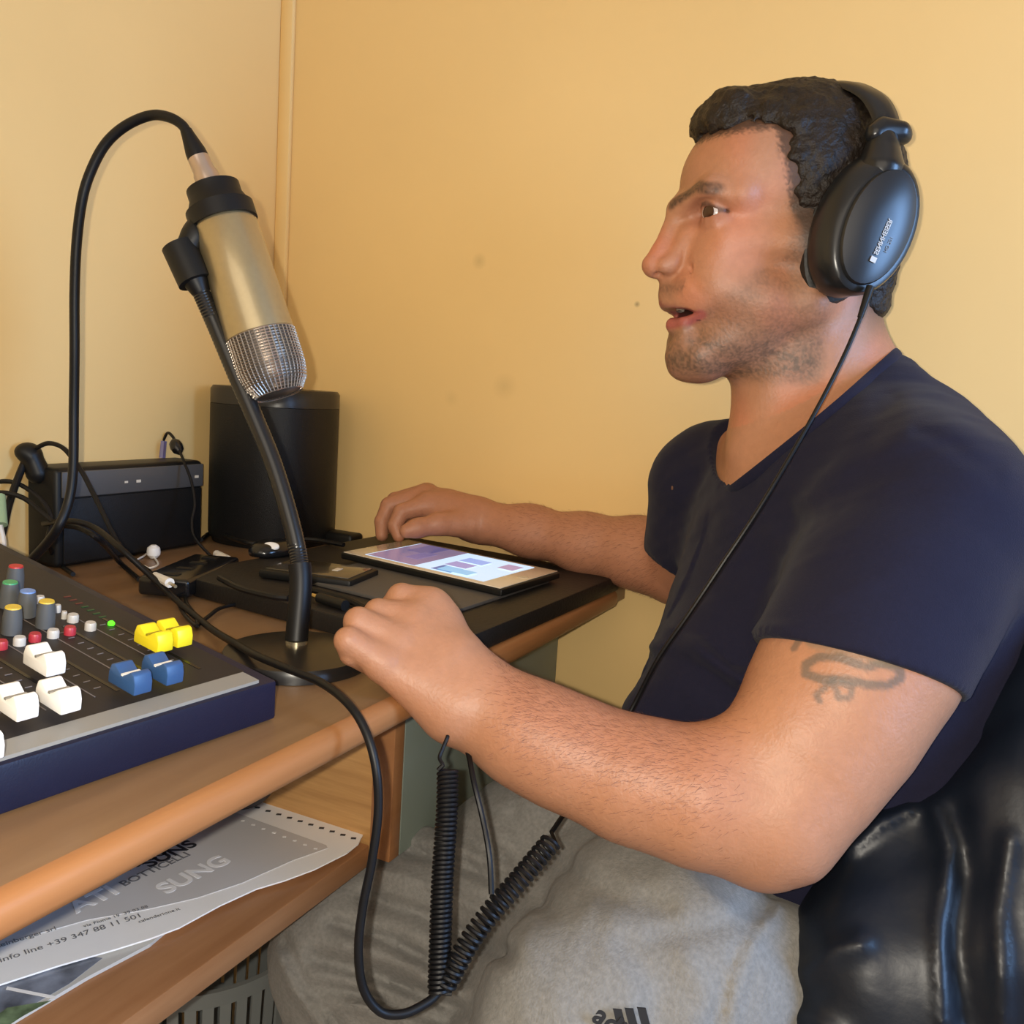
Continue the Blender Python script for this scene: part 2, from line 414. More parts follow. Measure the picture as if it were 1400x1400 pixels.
# printed lines and slider slots
for k in range(11):
    b_ = MB(); c = MX(.03+.028*k, .085, mtop(.085)); b_.box(c, (.0022, .10, .0006), Rm); b_.build('slider_slot', M_blackg, mix, smooth=False)
for k in range(10):
    b_ = MB(); b_.box(MX(.044+.028*k, .10, mtop(.10)), (.0006, .13, .0007), Rm); b_.build('panel_line', M_mark, mix, smooth=False)
for k in range(11):
    b_ = MB()
    for j in range(9): b_.box(MX(.0365+.028*k, .045+.010*j, mtop(.045+.010*j)), (.004, .0006, .0007), Rm)
    b_.build('scale_print', M_mark, mix, smooth=False)
M_capw = mat('white_fader_plastic', (.88, .86, .83), .35)
M_capb = mat('blue_fader_plastic', (.03, .085, .22), .4)
M_capy = mat('yellow_fader_plastic', (.88, .72, .02), .4)
def fader(c, m, line=None):
    W, Lh = .0115, .012
    pr = [(-Lh, 0), (-Lh, .0065), (-Lh*.85, .0115), (-Lh*.6, .0125), (-.0012, .0082), (.0012, .0082), (Lh*.6, .0125), (Lh*.85, .0115), (Lh, .0065), (Lh, 0)]
    b_ = MB().prism([c+ps*a+pn*(h+.001)-mt*W/2 for a, h in pr], mt*W)
    f_ = b_.build('fader_cap', m, mix, bevel=.0009)
    lb = MB().box(c+pn*.0094, (W*.98, .0016, .0012), Rm)
    lb.build('fader_line', line if line else M_wax, f_, smooth=False)
for x, y in ((60, 916), (79, 966), (20, 975), (-30, 1030)): fader(onp(x, y, .004), M_capw, M_strip)
for x, y in ((177, 941), (221, 928)): fader(onp(x, y, .004), M_capb, M_white)
for x, y in ((209, 885), (236, 878)): fader(onp(x, y, .004), M_capy, mat('dark_yellow_line', (.35, .28, .01), .5))
M_knob = mat('grey_knob_plastic', (.09, .095, .10), .45)
CC = {'red': (.5, .02, .03), 'green': (.06, .35, .14), 'blue': (.16, .28, .6), 'yellow': (.7, .5, .06), 'grey': (.3, .28, .26)}
for x, y, cc in ((22, 775, 'red'), (14, 797, 'green'), (38, 809, 'blue'), (18, 831, 'yellow'), (64, 823, 'yellow'), (-20, 790, 'blue'), (-24, 842, 'yellow')):
    t = onp(x, y, .017); o = t-pn*.0165
    sc_ = 1.0
    kb = MB().lathe(o, pn, [(.0058, 0), (.0056, .010), (.0048, .0165)], 20).build('knob', M_knob, mix)
    MB().lathe(o+pn*.0163, pn, [(.0047, 0), (.0044, .0011)], 20).build('knob_cap', mat(cc+'_knob_cap', CC[cc], .4), kb)
M_bw = mat('white_button', (.55, .53, .5), .4); M_br = mat('red_button', (.42, .03, .045), .4)
for x, y, m, r in ((100, 842, M_bw, 1), (124, 853, M_bw, 1), (73, 863, M_bw, 1), (27, 873, M_bw, 1), (96, 859, M_br, 1), (48, 868, M_br, 1), (2, 878, M_br, 1), (79, 829, M_bw, .6), (55, 817, M_bw, .8), (88, 838, M_bw, .5)):
    o = onp(x, y, .004)-pn*.004
    MB().lathe(o, pn, [(.0036*r, 0), (.0036*r, .004), (.003*r, .0052)], 16).build('push_button', m, mix)
o = onp(152, 854)
MB().lathe(o, pn, [(.0022, 0), (.0022, .0015), (.001, .0026)], 12).build('indicator_light', mat('green_light', (.05, .5, .02), .4, emit=(.07, 1, .01), estr=2.2), mix)
for k in range(7):
    x, y = 92+8*k, 816+4.6*k
    cc = (.11, .02, .015) if k < 3 else (.015, .07, .02)
    MB().box(onp(x, y), (.005, .0016, .0008), Rm).build('level_light', mat('dim_level_light', cc, .4), mix, smooth=False)
tag(mix, 'navy mixing desk with white, blue and yellow faders on the brown desk', 'audio mixer')

# ------------------------------------------------------------------ black round speaker in the corner
M_cloth = mat('black_speaker_cloth', (.009, .009, .0095), .42, spec=.3, bump=.3, bscale=1200)
spk = empty('speaker', (-.787, .925, .7505)); sc_ = np.array([-.787, .925, .7505])
sr, shh = .0745, .196
MB().lathe(sc_, (0, 0, 1), [(sr*.93, .0), (sr*.95, .006)], 48, sup=2.5).build('foot', M_black, spk)
MB().lathe(sc_, (0, 0, 1), [(sr*.97, .006), (sr, .012), (sr, shh-.022)], 48, sup=2.5).build('grille', M_cloth, spk, angle=50)
MB().lathe(sc_, (0, 0, 1), [(sr, shh-.0215), (sr*1.0, shh-.004), (sr*.965, shh), (sr*.5, shh+.0002)], 48, sup=2.5).build('top_cap', mat('dark_grey_cap', (.02, .018, .016), .35), spk, angle=50)
tag(spk, 'black rounded loudspeaker standing in the corner behind the microphone', 'speaker')

# ------------------------------------------------------------------ dark radio box
rad = empty('desktop_radio', (-.84, .73, .7505))
ry0, ry1, rx, rh = .632, .835, -.820, .1045
MB().box(((X0+.002+rx)/2, (ry0+ry1)/2, .7507+rh/2), (rx-X0-.002, ry1-ry0, rh)).build('housing', M_black, rad, bevel=.006, seg=4)
MB().box((rx+.0012, (ry0+ry1)/2+.002, .7507+rh-.0175), (.0024, ry1-ry0-.008, .027)).build('display_band', mat('slate_grey_band', (.085, .083, .083), .4), rad, bevel=.001)
MB().box((rx+.001, (ry0+ry1)/2+.002, .7507+.038), (.002, ry1-ry0-.012, .068)).build('grille', M_cloth, rad, bevel=.001)
for yy, s_ in ((.735, .003), (.718, .0022), (.822, .003)):
    MB().box((rx+.0026, yy, .7507+rh-.019), (.0006, s_*2, s_)).build('button_print', M_wax, rad, smooth=False)
tag(rad, 'low black box radio with a grey top band against the left wall', 'radio')
# usb plug on the radio and its lead with a bead
up = empty('usb_lead', P(222, 628, 1.12))
a = P(221, 626, 1.115); b = P(223, 603, 1.115)
MB().tube([a, b], .0046, 8).build('plug', mat('violet_plug', (.14, .12, .28), .4), up)
cable([b, P(229, 592, 1.11), P(236, 597, 1.10), P(243, 611, 1.09), P(253, 635, 1.07), P(262, 660, 1.06), P(266, 690, 1.05), P(262, 715, 1.04), P(268, 738, 1.03), on_z(300, 770, .7535), on_z(340, 795, .7535)], .0017).build('lead', M_rubber, up)
MB().lathe(P(237, 602, 1.095), P(248, 624, 1.085)-P(237, 602, 1.095), [(.002, -.001), (.0066, .004), (.0076, .010), (.0066, .016), (.002, .022)], 16).build('ferrite_bead', M_blackg, up)
tag(up, 'thin black lead with violet plug and round bead on top of the radio', 'usb cable')

# ------------------------------------------------------------------ microphone on gooseneck stand
M_gold = mat('champagne_metal', (.42, .34, .20), .36, .75, noise=.03, nscale=200, coat=.6)
mst = empty('microphone_stand', (-.429, .535, .751))
bc = np.array([-.429, .535, .7505]); BR = .0545
MB().lathe(bc, (0, 0, 1), [(BR, 0), (BR, .006), (BR*.97, .0095), (BR*.6, .0125), (.016, .0145)], 56).build('round_base', mat('satin_black_base', (.014, .0125, .012), .3), mst, angle=50)
MB().lathe(bc+(0, 0, .0143), (0, 0, 1), [(.0078, 0), (.0078, .003)], 24).build('base_nut', mat('brass_ring', (.75, .65, .45), .25, .9), mst)
gpx = [(408, 846, .690), (411, 800, .694), (407, 755, .698), (394, 700, .702), (374, 635, .706), (350, 575, .708), (322, 510, .708), (297, 450, .706), (276, 402, .702), (262, 372, .700)]
g = spline([bc+(0, 0, .0165)]+[P(*q_) for q_ in gpx[1:]], 24)
rr = [.0073+.00035*math.sin(i*1.57) if i % 2 else .0070 for i in range(len(g))]
MB().tube(g, [(.0066+.0022*min(1, i/len(g)*2)*0 + (.0004 if i % 2 else 0)) for i in range(len(g))], 14).build('gooseneck', mat('black_gooseneck', (.011, .011, .012), .28), mst)
# sleeve near the foot
MB().tube(g[:40], [.0086]*40, 16).build('lower_sleeve', M_rubber, mst)
MB().tube([g[-24], g[-14], g[-1]], [.0070, .0096, .0100], 16).build('upper_sleeve', M_rubber, mst)
D = .712
mtp, mbt = P(296, 272, D), P(382, 540, D)
ax = mbt-mtp; ML = np.linalg.norm(ax); ax = ax/ML
pxm = D/FPX
# clamp
MB().tube([P(268, 386, .70), P(245, 336, .70)], [.0135, .0135], 20).build('clamp_socket', M_black, mst, angle=50)
cl = SDF().chain([P(252, 348, .70), P(268, 322, .703), P(276, 296, .708)], [.0095, .0095, .008], .006)
V_, F_ = cl.mesh(.0016); np_mesh('clamp_arm', V_, F_, M_black, mst)
MB().lathe(mtp, ax, [(46*pxm, 14*pxm), (46*pxm, 36*pxm), (42*pxm, 36*pxm), (42*pxm, 14*pxm)], 32, sy=1).build('clamp_ring', M_rubber, mst, angle=50)
MB().lathe(mtp, ax, [(36*pxm, -16*pxm), (36*pxm, -2*pxm), (43*pxm, 14*pxm)], 32).build('clamp_collar', M_rubber, mst, angle=50)
tag(mst, 'black gooseneck microphone stand with a round base on the desk', 'microphone stand')
mic = empty('microphone', mtp)
R0 = 44*pxm
MB().lathe(mtp, ax, [(20*pxm, -8*pxm), (30*pxm, -4*pxm), (38*pxm, 4*pxm), (40*pxm, 14*pxm), (41*pxm, 36*pxm), (R0, 40*pxm), (R0*1.03, 120*pxm), (R0*1.06, 196*pxm)], 40).build('body', M_gold, mic, angle=50)
G0 = 196*pxm; gl = ML-G0
MB().lathe(mtp, ax, [(R0*1.035, G0), (R0*1.03, G0+gl*.55), (R0*.95, G0+gl*.80), (R0*.70, G0+gl*.97), (R0*.2, G0+gl)], 40).build('inner_capsule', mat('dark_capsule', (.12, .10, .085), .35, .6), mic, angle=60)
# wire grille: rings and ribs
gm = MB(); prf = [(R0*1.07, G0+.001), (R0*1.07, G0+gl*.55), (R0*.99, G0+gl*.80), (R0*.74, G0+gl*.97)]
def pr_at(t):
    h = G0+.001+t*(gl*.965)
    return np.interp(h, [p[1] for p in prf], [p[0] for p in prf]), h
e1 = np.cross(ax, (0, 0, 1.)); e1 /= np.linalg.norm(e1); e2 = np.cross(ax, e1)
for k in range(22):
    r, h = pr_at(k/21)
    gm.rings([[mtp+ax*(h+.0006*math.sin(j*1.571))+(e1*math.cos(t_)+e2*math.sin(t_))*(r+.0006*math.cos(j*1.571)) for j in range(4)] for t_ in np.linspace(0, 2*math.pi, 41)[:-1]], closed=True)
for k in range(44):
    t_ = 2*math.pi*k/44
    gm.tube([mtp+ax*pr_at(s_)[1]+(e1*math.cos(t_)+e2*math.sin(t_))*pr_at(s_)[0] for s_ in (0, .3, .57, .7, .83, 1)], .00055, 4)
gm.build('wire_grille', mat('steel_mesh', (.62, .56, .50), .25, .9), mic)
tag(mic, 'champagne coloured studio microphone hanging head down from the gooseneck clamp', 'microphone')
# xlr cable
xc = empty('microphone_cable', mtp)
axu = -ax
xo = mtp+axu*4*pxm; xe = P(256, 182, D-.002); xd = xe-mtp; xl = np.linalg.norm(xd)
MB().lathe(mtp+xd*.12, xd, [(16*pxm, 0), (17*pxm, xl*.25), (15*pxm, xl*.3), (14.5*pxm, xl*.5)], 20).build('metal_plug', mat('nickel_plug', (.52, .42, .36), .3, .8), xc)
MB().lathe(mtp+xd*.12, xd, [(14.5*pxm, xl*.49), (14*pxm, xl*.6), (9*pxm, xl*.85), (8*pxm, xl*.92)], 20).build('boot', M_rubber, xc)
cp = [P(258, 187, D-.002), P(249, 171, .712), P(230, 160, .715), P(205, 158, .72), P(172, 172, .725), P(145, 196, .73), P(126, 230, .735), (P(113, 270, .74)), P(105, 330, .75), P(102, 400, .76), P(102, 480, .77), P(101, 560, .78), P(100, 640, .785), P(94, 685, .785), P(80, 720, .78), P(62, 745, .79), P(38, 770, .80), P(15, 790, .80)]
cable(cp, .0040, 12, 12).build('lead', M_rubber, xc)
tag(xc, 'thick black microphone cable arching from the plug down behind the mixer', 'cable')

# ------------------------------------------------------------------ small things on the desk
# hand-held recorder / adapter blocks, plugs and leads in the clutter between speaker and stand
M_smoke = mat('smoky_glass', (.06, .05, .035), .15, coat=.6)
def boxthing(name, x, y, z, ang, size, m, bev=.003):
    p = on_z(x, y, z)
    e = empty(name, p); a = math.radians(ang); R = np.array([[math.cos(a), -math.sin(a), 0], [math.sin(a), math.cos(a), 0], [0, 0, 1]])
    return e, p, R
ZB = .7686
e, p, R = boxthing('phone_case', 437, 790, ZB, 100, None, None)
p = np.array([p[0], p[1], ZB])
MB().box(p+(0, 0, .0046), (.066, .098, .009), R).build('shell', M_black, e, bevel=.003)
MB().box(p+(0, 0, .0094), (.055, .088, .0012), R).build('glass_front', M_smoke, e, bevel=.0005)
MB().box(p+R@np.array([.002, -.018, .0102]), (.012, .006, .0006), R).build('front_print', M_wax, e, smooth=False)
tag(e, 'small black device with smoky gold glass face beside the tablet end', 'phone')
e, p, R = boxthing('power_adapter', 452, 744, .7505, 5, None, None)
p = np.array([-.70, .962, .7506])
MB().box(p+(.0, -.005, .009), (.050, .028, .018), np.eye(3)).build('block', M_black, e, bevel=.005, seg=3)
MB().tube([p+(-.04, -.004, .008), p+(-.022, -.005, .009)], .004, 10).build('strain_relief', M_rubber, e)
tag(e, 'black power adapter lying by the wall right of the round speaker', 'power adapter')
# wireless mouse with a bright spot, below the speaker
mp_ = on_z(372, 757, .7690)
ms = empty('computer_mouse', mp_)
s_ = SDF().ell(mp_+(0, 0, .004), (.021, .030, .013), k=.002)
s_.post.append(lambda q, d, z0=ZB+.0003: np.maximum(d, z0-q[:, 2]))
V_, F_ = s_.mesh(.0014); np_mesh('shell', V_, F_, M_blackg, ms)
cc_ = P(368, 748, .985)
MB().lathe(mp_+np.array([.010, -.014, .0105]), (.35, -.6, .7), [(.0075, 0), (.0075, .002), (.006, .0032)], 24, sx=1.2, sy=.7).build('white_cap', M_white, ms)
tag(ms, 'small glossy black mouse with a white oval spot in front of the speaker', 'mouse')
# flat black hub with leads
hb0 = on_z(262, 800, .7508)
hub = empty('cable_hub', hb0)
R_ = np.array([[.93, -.36, 0], [.36, .93, 0], [0, 0, 1]])
MB().box((hb0[0]+.0, hb0[1], .7615), (.05, .125, .018), R_).build('housing', M_blackg, hub, bevel=.004, seg=3)
for k in range(4):
    MB().box(np.array([hb0[0], hb0[1], .7708])+R_@np.array([0, -.045+.03*k, 0]), (.016, .009, .001), R_).build('port', M_black, hub, smooth=False)
tag(hub, 'long glossy black cable hub lying left of the microphone stand', 'hub')
# white earphones and plugs
def plug(name, pts, r, lab, cat, z, grp=None, bud=None):
    q_ = [on_z(x, y, z) for x, y in pts]; e = empty(name, q_[0])
    cable([a+(0, 0, r[i] if not np.isscalar(r) else r) for i, a in enumerate(q_)], .0011, 8).build('lead', M_white, e)
    if bud:
        for bx, by, br in bud:
            b0 = on_z(bx, by, z+br); MB().lathe(b0-np.array([0, 0, br]), (0, 0, 1), [(br*.5, 0), (br*.95, br*.5), (br, br), (br*.9, br*1.6), (br*.4, br*2)], 16).build('earbud', M_white, e)
    tag(e, lab, cat); return e
plug('earphones', [(185, 768), (196, 762), (204, 758), (216, 772), (205, 778), (197, 775)], .0012, 'small white earbud with a short stem on the brown desk before the radio', 'earphones', .7505, bud=[(210, 754, .0075)])
e = empty('white_plug', on_z(222, 792, .7735))
MB().tube([on_z(212, 787, .7745), on_z(232, 797, .7745)], [.0035, .0045], 10).build('shell', M_white, e)
MB().tube([on_z(232, 797, .7745), on_z(240, 802, .7745)], [.0015, .0015], 8).build('pin', M_gold, e)
tag(e, 'white plug lying on the left end of the black hub', 'plug')
e = empty('white_plug', on_z(300, 762, .7605))
MB().tube([on_z(296, 757, .756), on_z(312, 765, .756)], [.0042, .0045], 10).build('shell', M_white, e)
cable([on_z(296, 760, .7560), on_z(290, 768, .7553), on_z(284, 778, .7543), on_z(277, 786, .7535)], .0016).build('lead', M_white, e)
tag(e, 'white plug with a short bent lead in front of the speaker', 'plug')
e = empty('green_connector', on_z(0, 700, .76))
MB().tube([P(-3, 678, .86), P(-1, 718, .85)], [.0065, .0072], 12).build('shell', mat('pale_green_plastic', (.30, .42, .24), .5), e)
cable([P(-1, 718, .85), P(4, 745, .85), P(0, 775, .84), P(-20, 800, .82)], .003).build('lead', M_wax, e)
tag(e, 'pale green connector on a lead at the far left by the wall', 'connector')
# boom clip and black leads behind the mixer
clp = empty('cable_clip', P(40, 622, .95))
s_ = SDF().ell(P(38, 618, .94), (.011, .013, .010), k=.006).rc(P(44, 626, .94), P(52, 646, .945), .010, .012, .006)
V_, F_ = s_.mesh(.0015); np_mesh('clip_head', V_, F_, M_black, clp)
cable([P(36, 626, .94), P(24, 655, .93), P(12, 690, .91), P(4, 725, .89), P(-4, 752, .87), P(-14, 775, .86)], .0036, 10).build('lead', M_rubber, clp)
tag(clp, 'round black cable joint with a thick lead at the left end of the radio', 'cable clip')
def lead(pts, r, lab, name='black_lead', cat='cable', n=8):
    o = cable(pts, r, n).build(name, M_rubber); return tag(o, lab, cat)
lead([P(50, 612, .935), P(66, 606, .93), P(84, 611, .925), P(98, 625, .92), P(112, 645, .915), P(124, 668, .91), P(140, 700, .90), P(160, 740, .89), P(180, 765, .88), on_z(205, 782, .7535), on_z(232, 806, .7535)], .0024, 'thin black lead arching off the round joint and across the radio front')
lead([P(-20, 662, .93), P(8, 658, .93), P(30, 664, .93), P(58, 685, .925), P(70, 710, .92), P(66, 740, .915), on_z(78, 768, .7535), on_z(100, 785, .7535)], .0024, 'upper of two thin black leads entering from the left behind the mixer')
lead([P(-20, 676, .91), P(8, 674, .91), P(34, 682, .91), P(56, 700, .905), P(78, 716, .90), P(108, 722, .89), P(135, 738, .88), on_z(165, 770, .7540), on_z(190, 792, .7540)], .0026, 'lower of two thin black leads entering from the left behind the mixer')
lead([on_z(275, 738, .7540), on_z(292, 728, .7540), on_z(330, 740, .7725), on_z(360, 744, .7725), on_z(395, 738, .7725), on_z(430, 738, .7725), on_z(470, 745, .7725)], .0028, 'black lead curling along the foot of the round speaker')
lead([on_z(240, 812, .754), on_z(246, 830, .754), on_z(256, 845, .754), on_z(270, 856, .754), on_z(266, 840, .754), on_z(256, 826, .754), on_z(252, 812, .754)], .0017, 'thin black lead looping on the brown desk between mixer and stand')
lead([on_z(268, 856, .754), on_z(286, 842, .754), on_z(300, 832, .754), on_z(322, 826, .754), on_z(340, 822, .754)], .0018, 'short thin black lead on the desk beside the yellow faders')
lead([on_z(300, 790, .775), on_z(330, 805, .7750), on_z(370, 815, .775), on_z(394, 818, .775)], .003, 'glossy black lead lying over the hub left of the gooseneck')
lead([on_z(425, 806, .7725), on_z(450, 812, .7725), on_z(480, 822, .7725), on_z(510, 838, .7725), on_z(535, 850, .7722)], .0032, 'glossy black lead running under the near hand on the board')
lead([on_z(424, 832, .7535), on_z(450, 838, .7535), on_z(478, 846, .7535)], .0026, 'black lead end poking out between the gooseneck foot and the near hand')
# jack plug by the stand
e = empty('jack_plug', on_z(438, 812, .775))
MB().tube([on_z(436, 817, .7735), on_z(472, 828, .7735)], [.0045, .0048], 12).build('shell', M_black, e)
MB().tube([on_z(428, 814, .7735), on_z(436, 817, .7735)], .0022, 10).build('tip', mat('gold_tip', (.7, .5, .2), .25, .9), e)
tag(e, 'black audio jack with a gold tip on the board right of the gooseneck', 'plug')

# thick lead: over the desk, over the stand foot, off the desk edge into the lap
LP = (600, 1356, .575)
thick = [on_z(60, 716, .80), P(95, 712, .87), P(130, 722, .86), P(165, 750, .83), on_z(200, 782, .7800), on_z(232, 812, .7640), on_z(262, 838, .7560), on_z(292, 862, .7560), on_z(322, 880, .7635), on_z(352, 897, .7680), on_z(395, 915, .7680), P(440, 934, .600), P(476, 962, .568), P(500, 1000, .556), P(514, 1050, .55), P(517, 1110, .55), P(508, 1180, .55), P(496, 1240, .55), P(490, 1300, .55), P(497, 1352, .553), P(520, 1383, .557), P(552, 1386, .562), P(585, 1370, .57), P(*LP)]
o = cable(thick, .0028, 12, 12).build('headphone_extension_lead', M_rubber)
tag(o, 'long black lead crossing the stand foot and hanging off the desk edge in a loop', 'cable')
lead([P(628, 1000, .64), P(640, 1030, .62), P(648, 1070, .60), P(660, 1120, .59), P(669, 1170, .58), P(672, 1222, .575)], .0019, 'thin black lead hanging below the near wrist against the grey trousers')

# ------------------------------------------------------------------ papers on the lower shelf
M_paper = mat('white_paper', (.95, .93, .90), .5, noise=.02, nscale=30)
M_print = mat('grey_printed_sheet', (.66, .64, .63), .3, coat=.4)
M_ink = mat('dark_ink', (.03, .03, .035), .6)
M_inkg = mat('grey_ink', (.16, .16, .17), .6)
M_pw = mat('white_ink', (.92, .90, .88), .6)
Zp = SH+.0042
def sheet(px, z, h=.0006): return MB().prism([(*on_z(x, y, z)[:2], z) for x, y in px], (0, 0, h))
mg = empty('magazine', on_z(80, 1350, SH))
mgo = [(-60, 1290), (120, 1240), (240, 1265), (205, 1295), (120, 1340), (20, 1400), (-60, 1450)]
sheet(mgo, SH+.0004, .0026).build('pages', mat('magazine_border', (.56, .54, .50), .4), mg, smooth=False)
sheet([(-60, 1320), (30, 1320), (110, 1306), (140, 1310), (95, 1345), (0, 1400), (-60, 1430)], SH+.0031, .0002).build('cover_photo', mat('bluish_cover_photo', (.20, .22, .27), .35, noise=.6, nscale=45), mg, smooth=False)
sheet([(-20, 1400), (10, 1378), (70, 1368), (30, 1390), (0, 1410)], SH+.00335, .0002).build('cover_photo', mat('green_cover_photo', (.16, .22, .12), .35, noise=.6, nscale=80), mg, smooth=False)
sheet([(10, 1349), (75, 1362), (75, 1366), (8, 1353)], SH+.0036, .0002).build('cover_stripe', M_pw, mg, smooth=False)
tag(mg, 'glossy magazine with bluish cover photo under the white calendar sheet', 'magazine')
cal = empty('calendar', on_z(300, 1200, SH))
out = [(345, 1090), (420, 1115), (497, 1141), (490, 1155), (474, 1168), (430, 1190), (390, 1205), (350, 1217), (300, 1240), (245, 1270), (205, 1285), (160, 1299), (80, 1322), (0, 1348), (-60, 1372), (-60, 1200), (150, 1120)]
sheet(out, Zp, .0012).build('backing_sheet', M_paper, cal, smooth=False)
sheet([(318, 1110), (446, 1156), (448, 1160), (400, 1177), (330, 1208), (270, 1228), (200, 1244), (120, 1258), (0, 1292), (-60, 1310), (-60, 1210), (150, 1120)], Zp+.0013, .0004).build('printed_sheet', M_print, cal, smooth=False)
for k in range(10):
    x, y = 352+14.6*k, 1104+(1146-1104)*k/9
    MB().box(on_z(x, y, Zp+.0016), (.0046, .0030, .0003), np.array([[.9, -.43, 0], [.43, .9, 0], [0, 0, 1]])).build('binding_hole', M_ink, cal, smooth=False)
for k in range(8):
    x, y = 332+14.2*k, 1122+38*k/7
    MB().box(on_z(x, y, Zp+.0018), (.0032, .0020, .0002), np.array([[.9, -.43, 0], [.43, .9, 0], [0, 0, 1]])).build('white_hole_mark', M_pw, cal, smooth=False)
tu = on_z(330, 1140, SH)-on_z(100, 1250, SH); tu[2] = 0; tu /= np.linalg.norm(tu); tv = np.array([-tu[1], tu[0], 0])
ed = on_z(330, 1223, SH)-on_z(60, 1312, SH); ed[2] = 0; ed /= np.linalg.norm(ed); ev2 = np.array([-ed[1], ed[0], 0])
zz = Zp+.0019
def ptxt(x, y, s, body, m, z=zz, u=tu, v=tv, bold=0): text_mesh('printed_text', body, s, on_z(x, y, z), u, v, m, cal, .0001, bold)
ptxt(205, 1186, .020, 'SUNS', M_ink, bold=.0004)
ptxt(228, 1222, .024, 'SUNG', M_pw, bold=.0006)
ptxt(105, 1248, .024, 'ATI', M_pw, bold=.0006)
ptxt(95, 1228, .013, 'NO DATI & CO', M_ink, bold=.0002)
ptxt(170, 1212, .012, 'BOTTICELLI', M_inkg, bold=.0002)
ptxt(0, 1316, .0085, 'info line +39 347 88 11 501', M_inkg, Zp+.0014, ed, ev2)
ptxt(-10, 1298, .0070, 'steinberger srl', M_inkg, zz, ed, ev2)
ptxt(115, 1268, .0050, 'via Fiume 19  39 03 88', M_inkg, zz, ed, ev2)
ptxt(190, 1262, .0052, 'calendarione.it', M_inkg, Zp+.0014, ed, ev2)
tag(cal, 'white perforated calendar sheet with grey print lying on the lower shelf', 'calendar')
# dark pouch at the back of the shelf
pch = SDF().ell(on_z(392, 1105, SH)+np.array([-.035, -.022, .028]), (.03, .035, .026), k=.004).ell(on_z(370, 1105, SH)+np.array([-.05, -.02, .018]), (.035, .03, .019), k=.01)
pch.post.append(lambda q, d: np.maximum(d, SH+.0062-q[:, 2]))
V_, F_ = pch.mesh(.002); o = np_mesh('pouch', V_, F_, mat('dark_pouch_fabric', (.012, .012, .02), .5, bump=.3, bscale=100)); tag(o, 'dark rounded pouch behind the calendar sheet on the lower shelf', 'pouch')

# ------------------------------------------------------------------ basket on the floor
bk_c = np.array([-.70, .72, 0.]); bz = .35
basket = empty('laundry_basket', bk_c)
M_bk = mat('grey_basket_plastic', (.22, .24, .24), .45)
brr = .118
MB().lathe(bk_c+(0, 0, .001), (0, 0, 1), [(brr*.78, 0), (brr*.80, .01)], 40).build('bottom', M_bk, basket)
def hoop(z0, z1, r0, r1, t=.003):
    b_ = MB(); rs = []
    for k in range(48):
        a = 2*math.pi*k/48; d = np.array([math.cos(a), math.sin(a), 0])
        rs.append([bk_c+d*(r0+t)+(0, 0, z0), bk_c+d*(r1+t)+(0, 0, z1), bk_c+d*r1+(0, 0, z1), bk_c+d*r0+(0, 0, z0)])
    return b_.rings(rs, closed=True)
hoop(bz-.018, bz, brr, brr+.003, .006).build('rim', M_bk, basket, angle=50)
hoop(.01, .06, brr*.8, brr*.83).build('lower_wall', M_bk, basket, angle=50)
hoop(.18, .20, brr*.90, brr*.915).build('middle_band', M_bk, basket, angle=50)
sb = MB()
for k in range(44):
    a = 2*math.pi*k/44; d = np.array([math.cos(a), math.sin(a), 0]); t_ = np.array([-d[1], d[0], 0])
    for z0, z1 in ((.05, .19), (.19, bz-.01)):
        f = lambda z: brr*(.8+.2*z/bz)+.0015
        sb.rings([[bk_c+d*(f(z)+s1*.0014)+t_*s2*.0056+np.array([0, 0, z]) for s1, s2 in ((-1, -1), (1, -1), (1, 1), (-1, 1))] for z in (z0, z1)])
sb.build('slatted_wall', M_bk, basket)
tag(basket, 'grey slotted plastic basket on the floor beneath the desk', 'basket')

# ------------------------------------------------------------------ the seated man
def S(px, d): return px*d/FPX          # pixels at a depth -> metres
def rc(s, a, b, k=.01, sub=False):     # a, b = (px, py, depth, radius px)
    return s.rc(P(*a[:3]), P(*b[:3]), S(a[3], a[2]), S(b[3], b[2]), k, sub)
def ch(s, pts, k=.01):
    for i in range(len(pts)-1): rc(s, pts[i], pts[i+1], k)
man = empty('person', P(1150, 1330, .82))

# torso axes
Nsh, Fsh = P(1290, 690, .66), P(965, 655, .925)
es = Nsh-Fsh; es[2] = 0; es /= np.linalg.norm(es)           # towards his left shoulder
ef = np.cross(es, (0, 0, 1.)); ef = -ef if ef.dot(RI) > 0 else ef   # the way his chest faces
RT = np.stack([ef, es, _z])
def torso(s):
    s.ell(P(1180, 850, .80), (.118, .150, .20), RT, .03)
    s.ell(P(1095, 810, .80), (.078, .125, .15), RT, .04)
    s.ell(P(1075, 985, .79), (.110, .135, .13), RT, .05)
    s.ell(P(1190, 1110, .80), (.13, .15, .15), RT, .06)
    s.ell(P(1165, 1205, .785), (.125, .150, .10), RT, .05)
    s.rc(P(1150, 635, .80), P(1250, 690, .69), .050, .064, .05)
    s.rc(P(1140, 620, .82), P(1000, 650, .92), .050, .044, .05)
    rc(s, (1240, 690, .80, 105), (1290, 840, .80, 120), .05)
    rc(s, (905, 990, .77, 48), (985, 930, .77, 80), .03)
    rc(s, (1190, 548, .80, 54), (1250, 674, .80, 97), .04)

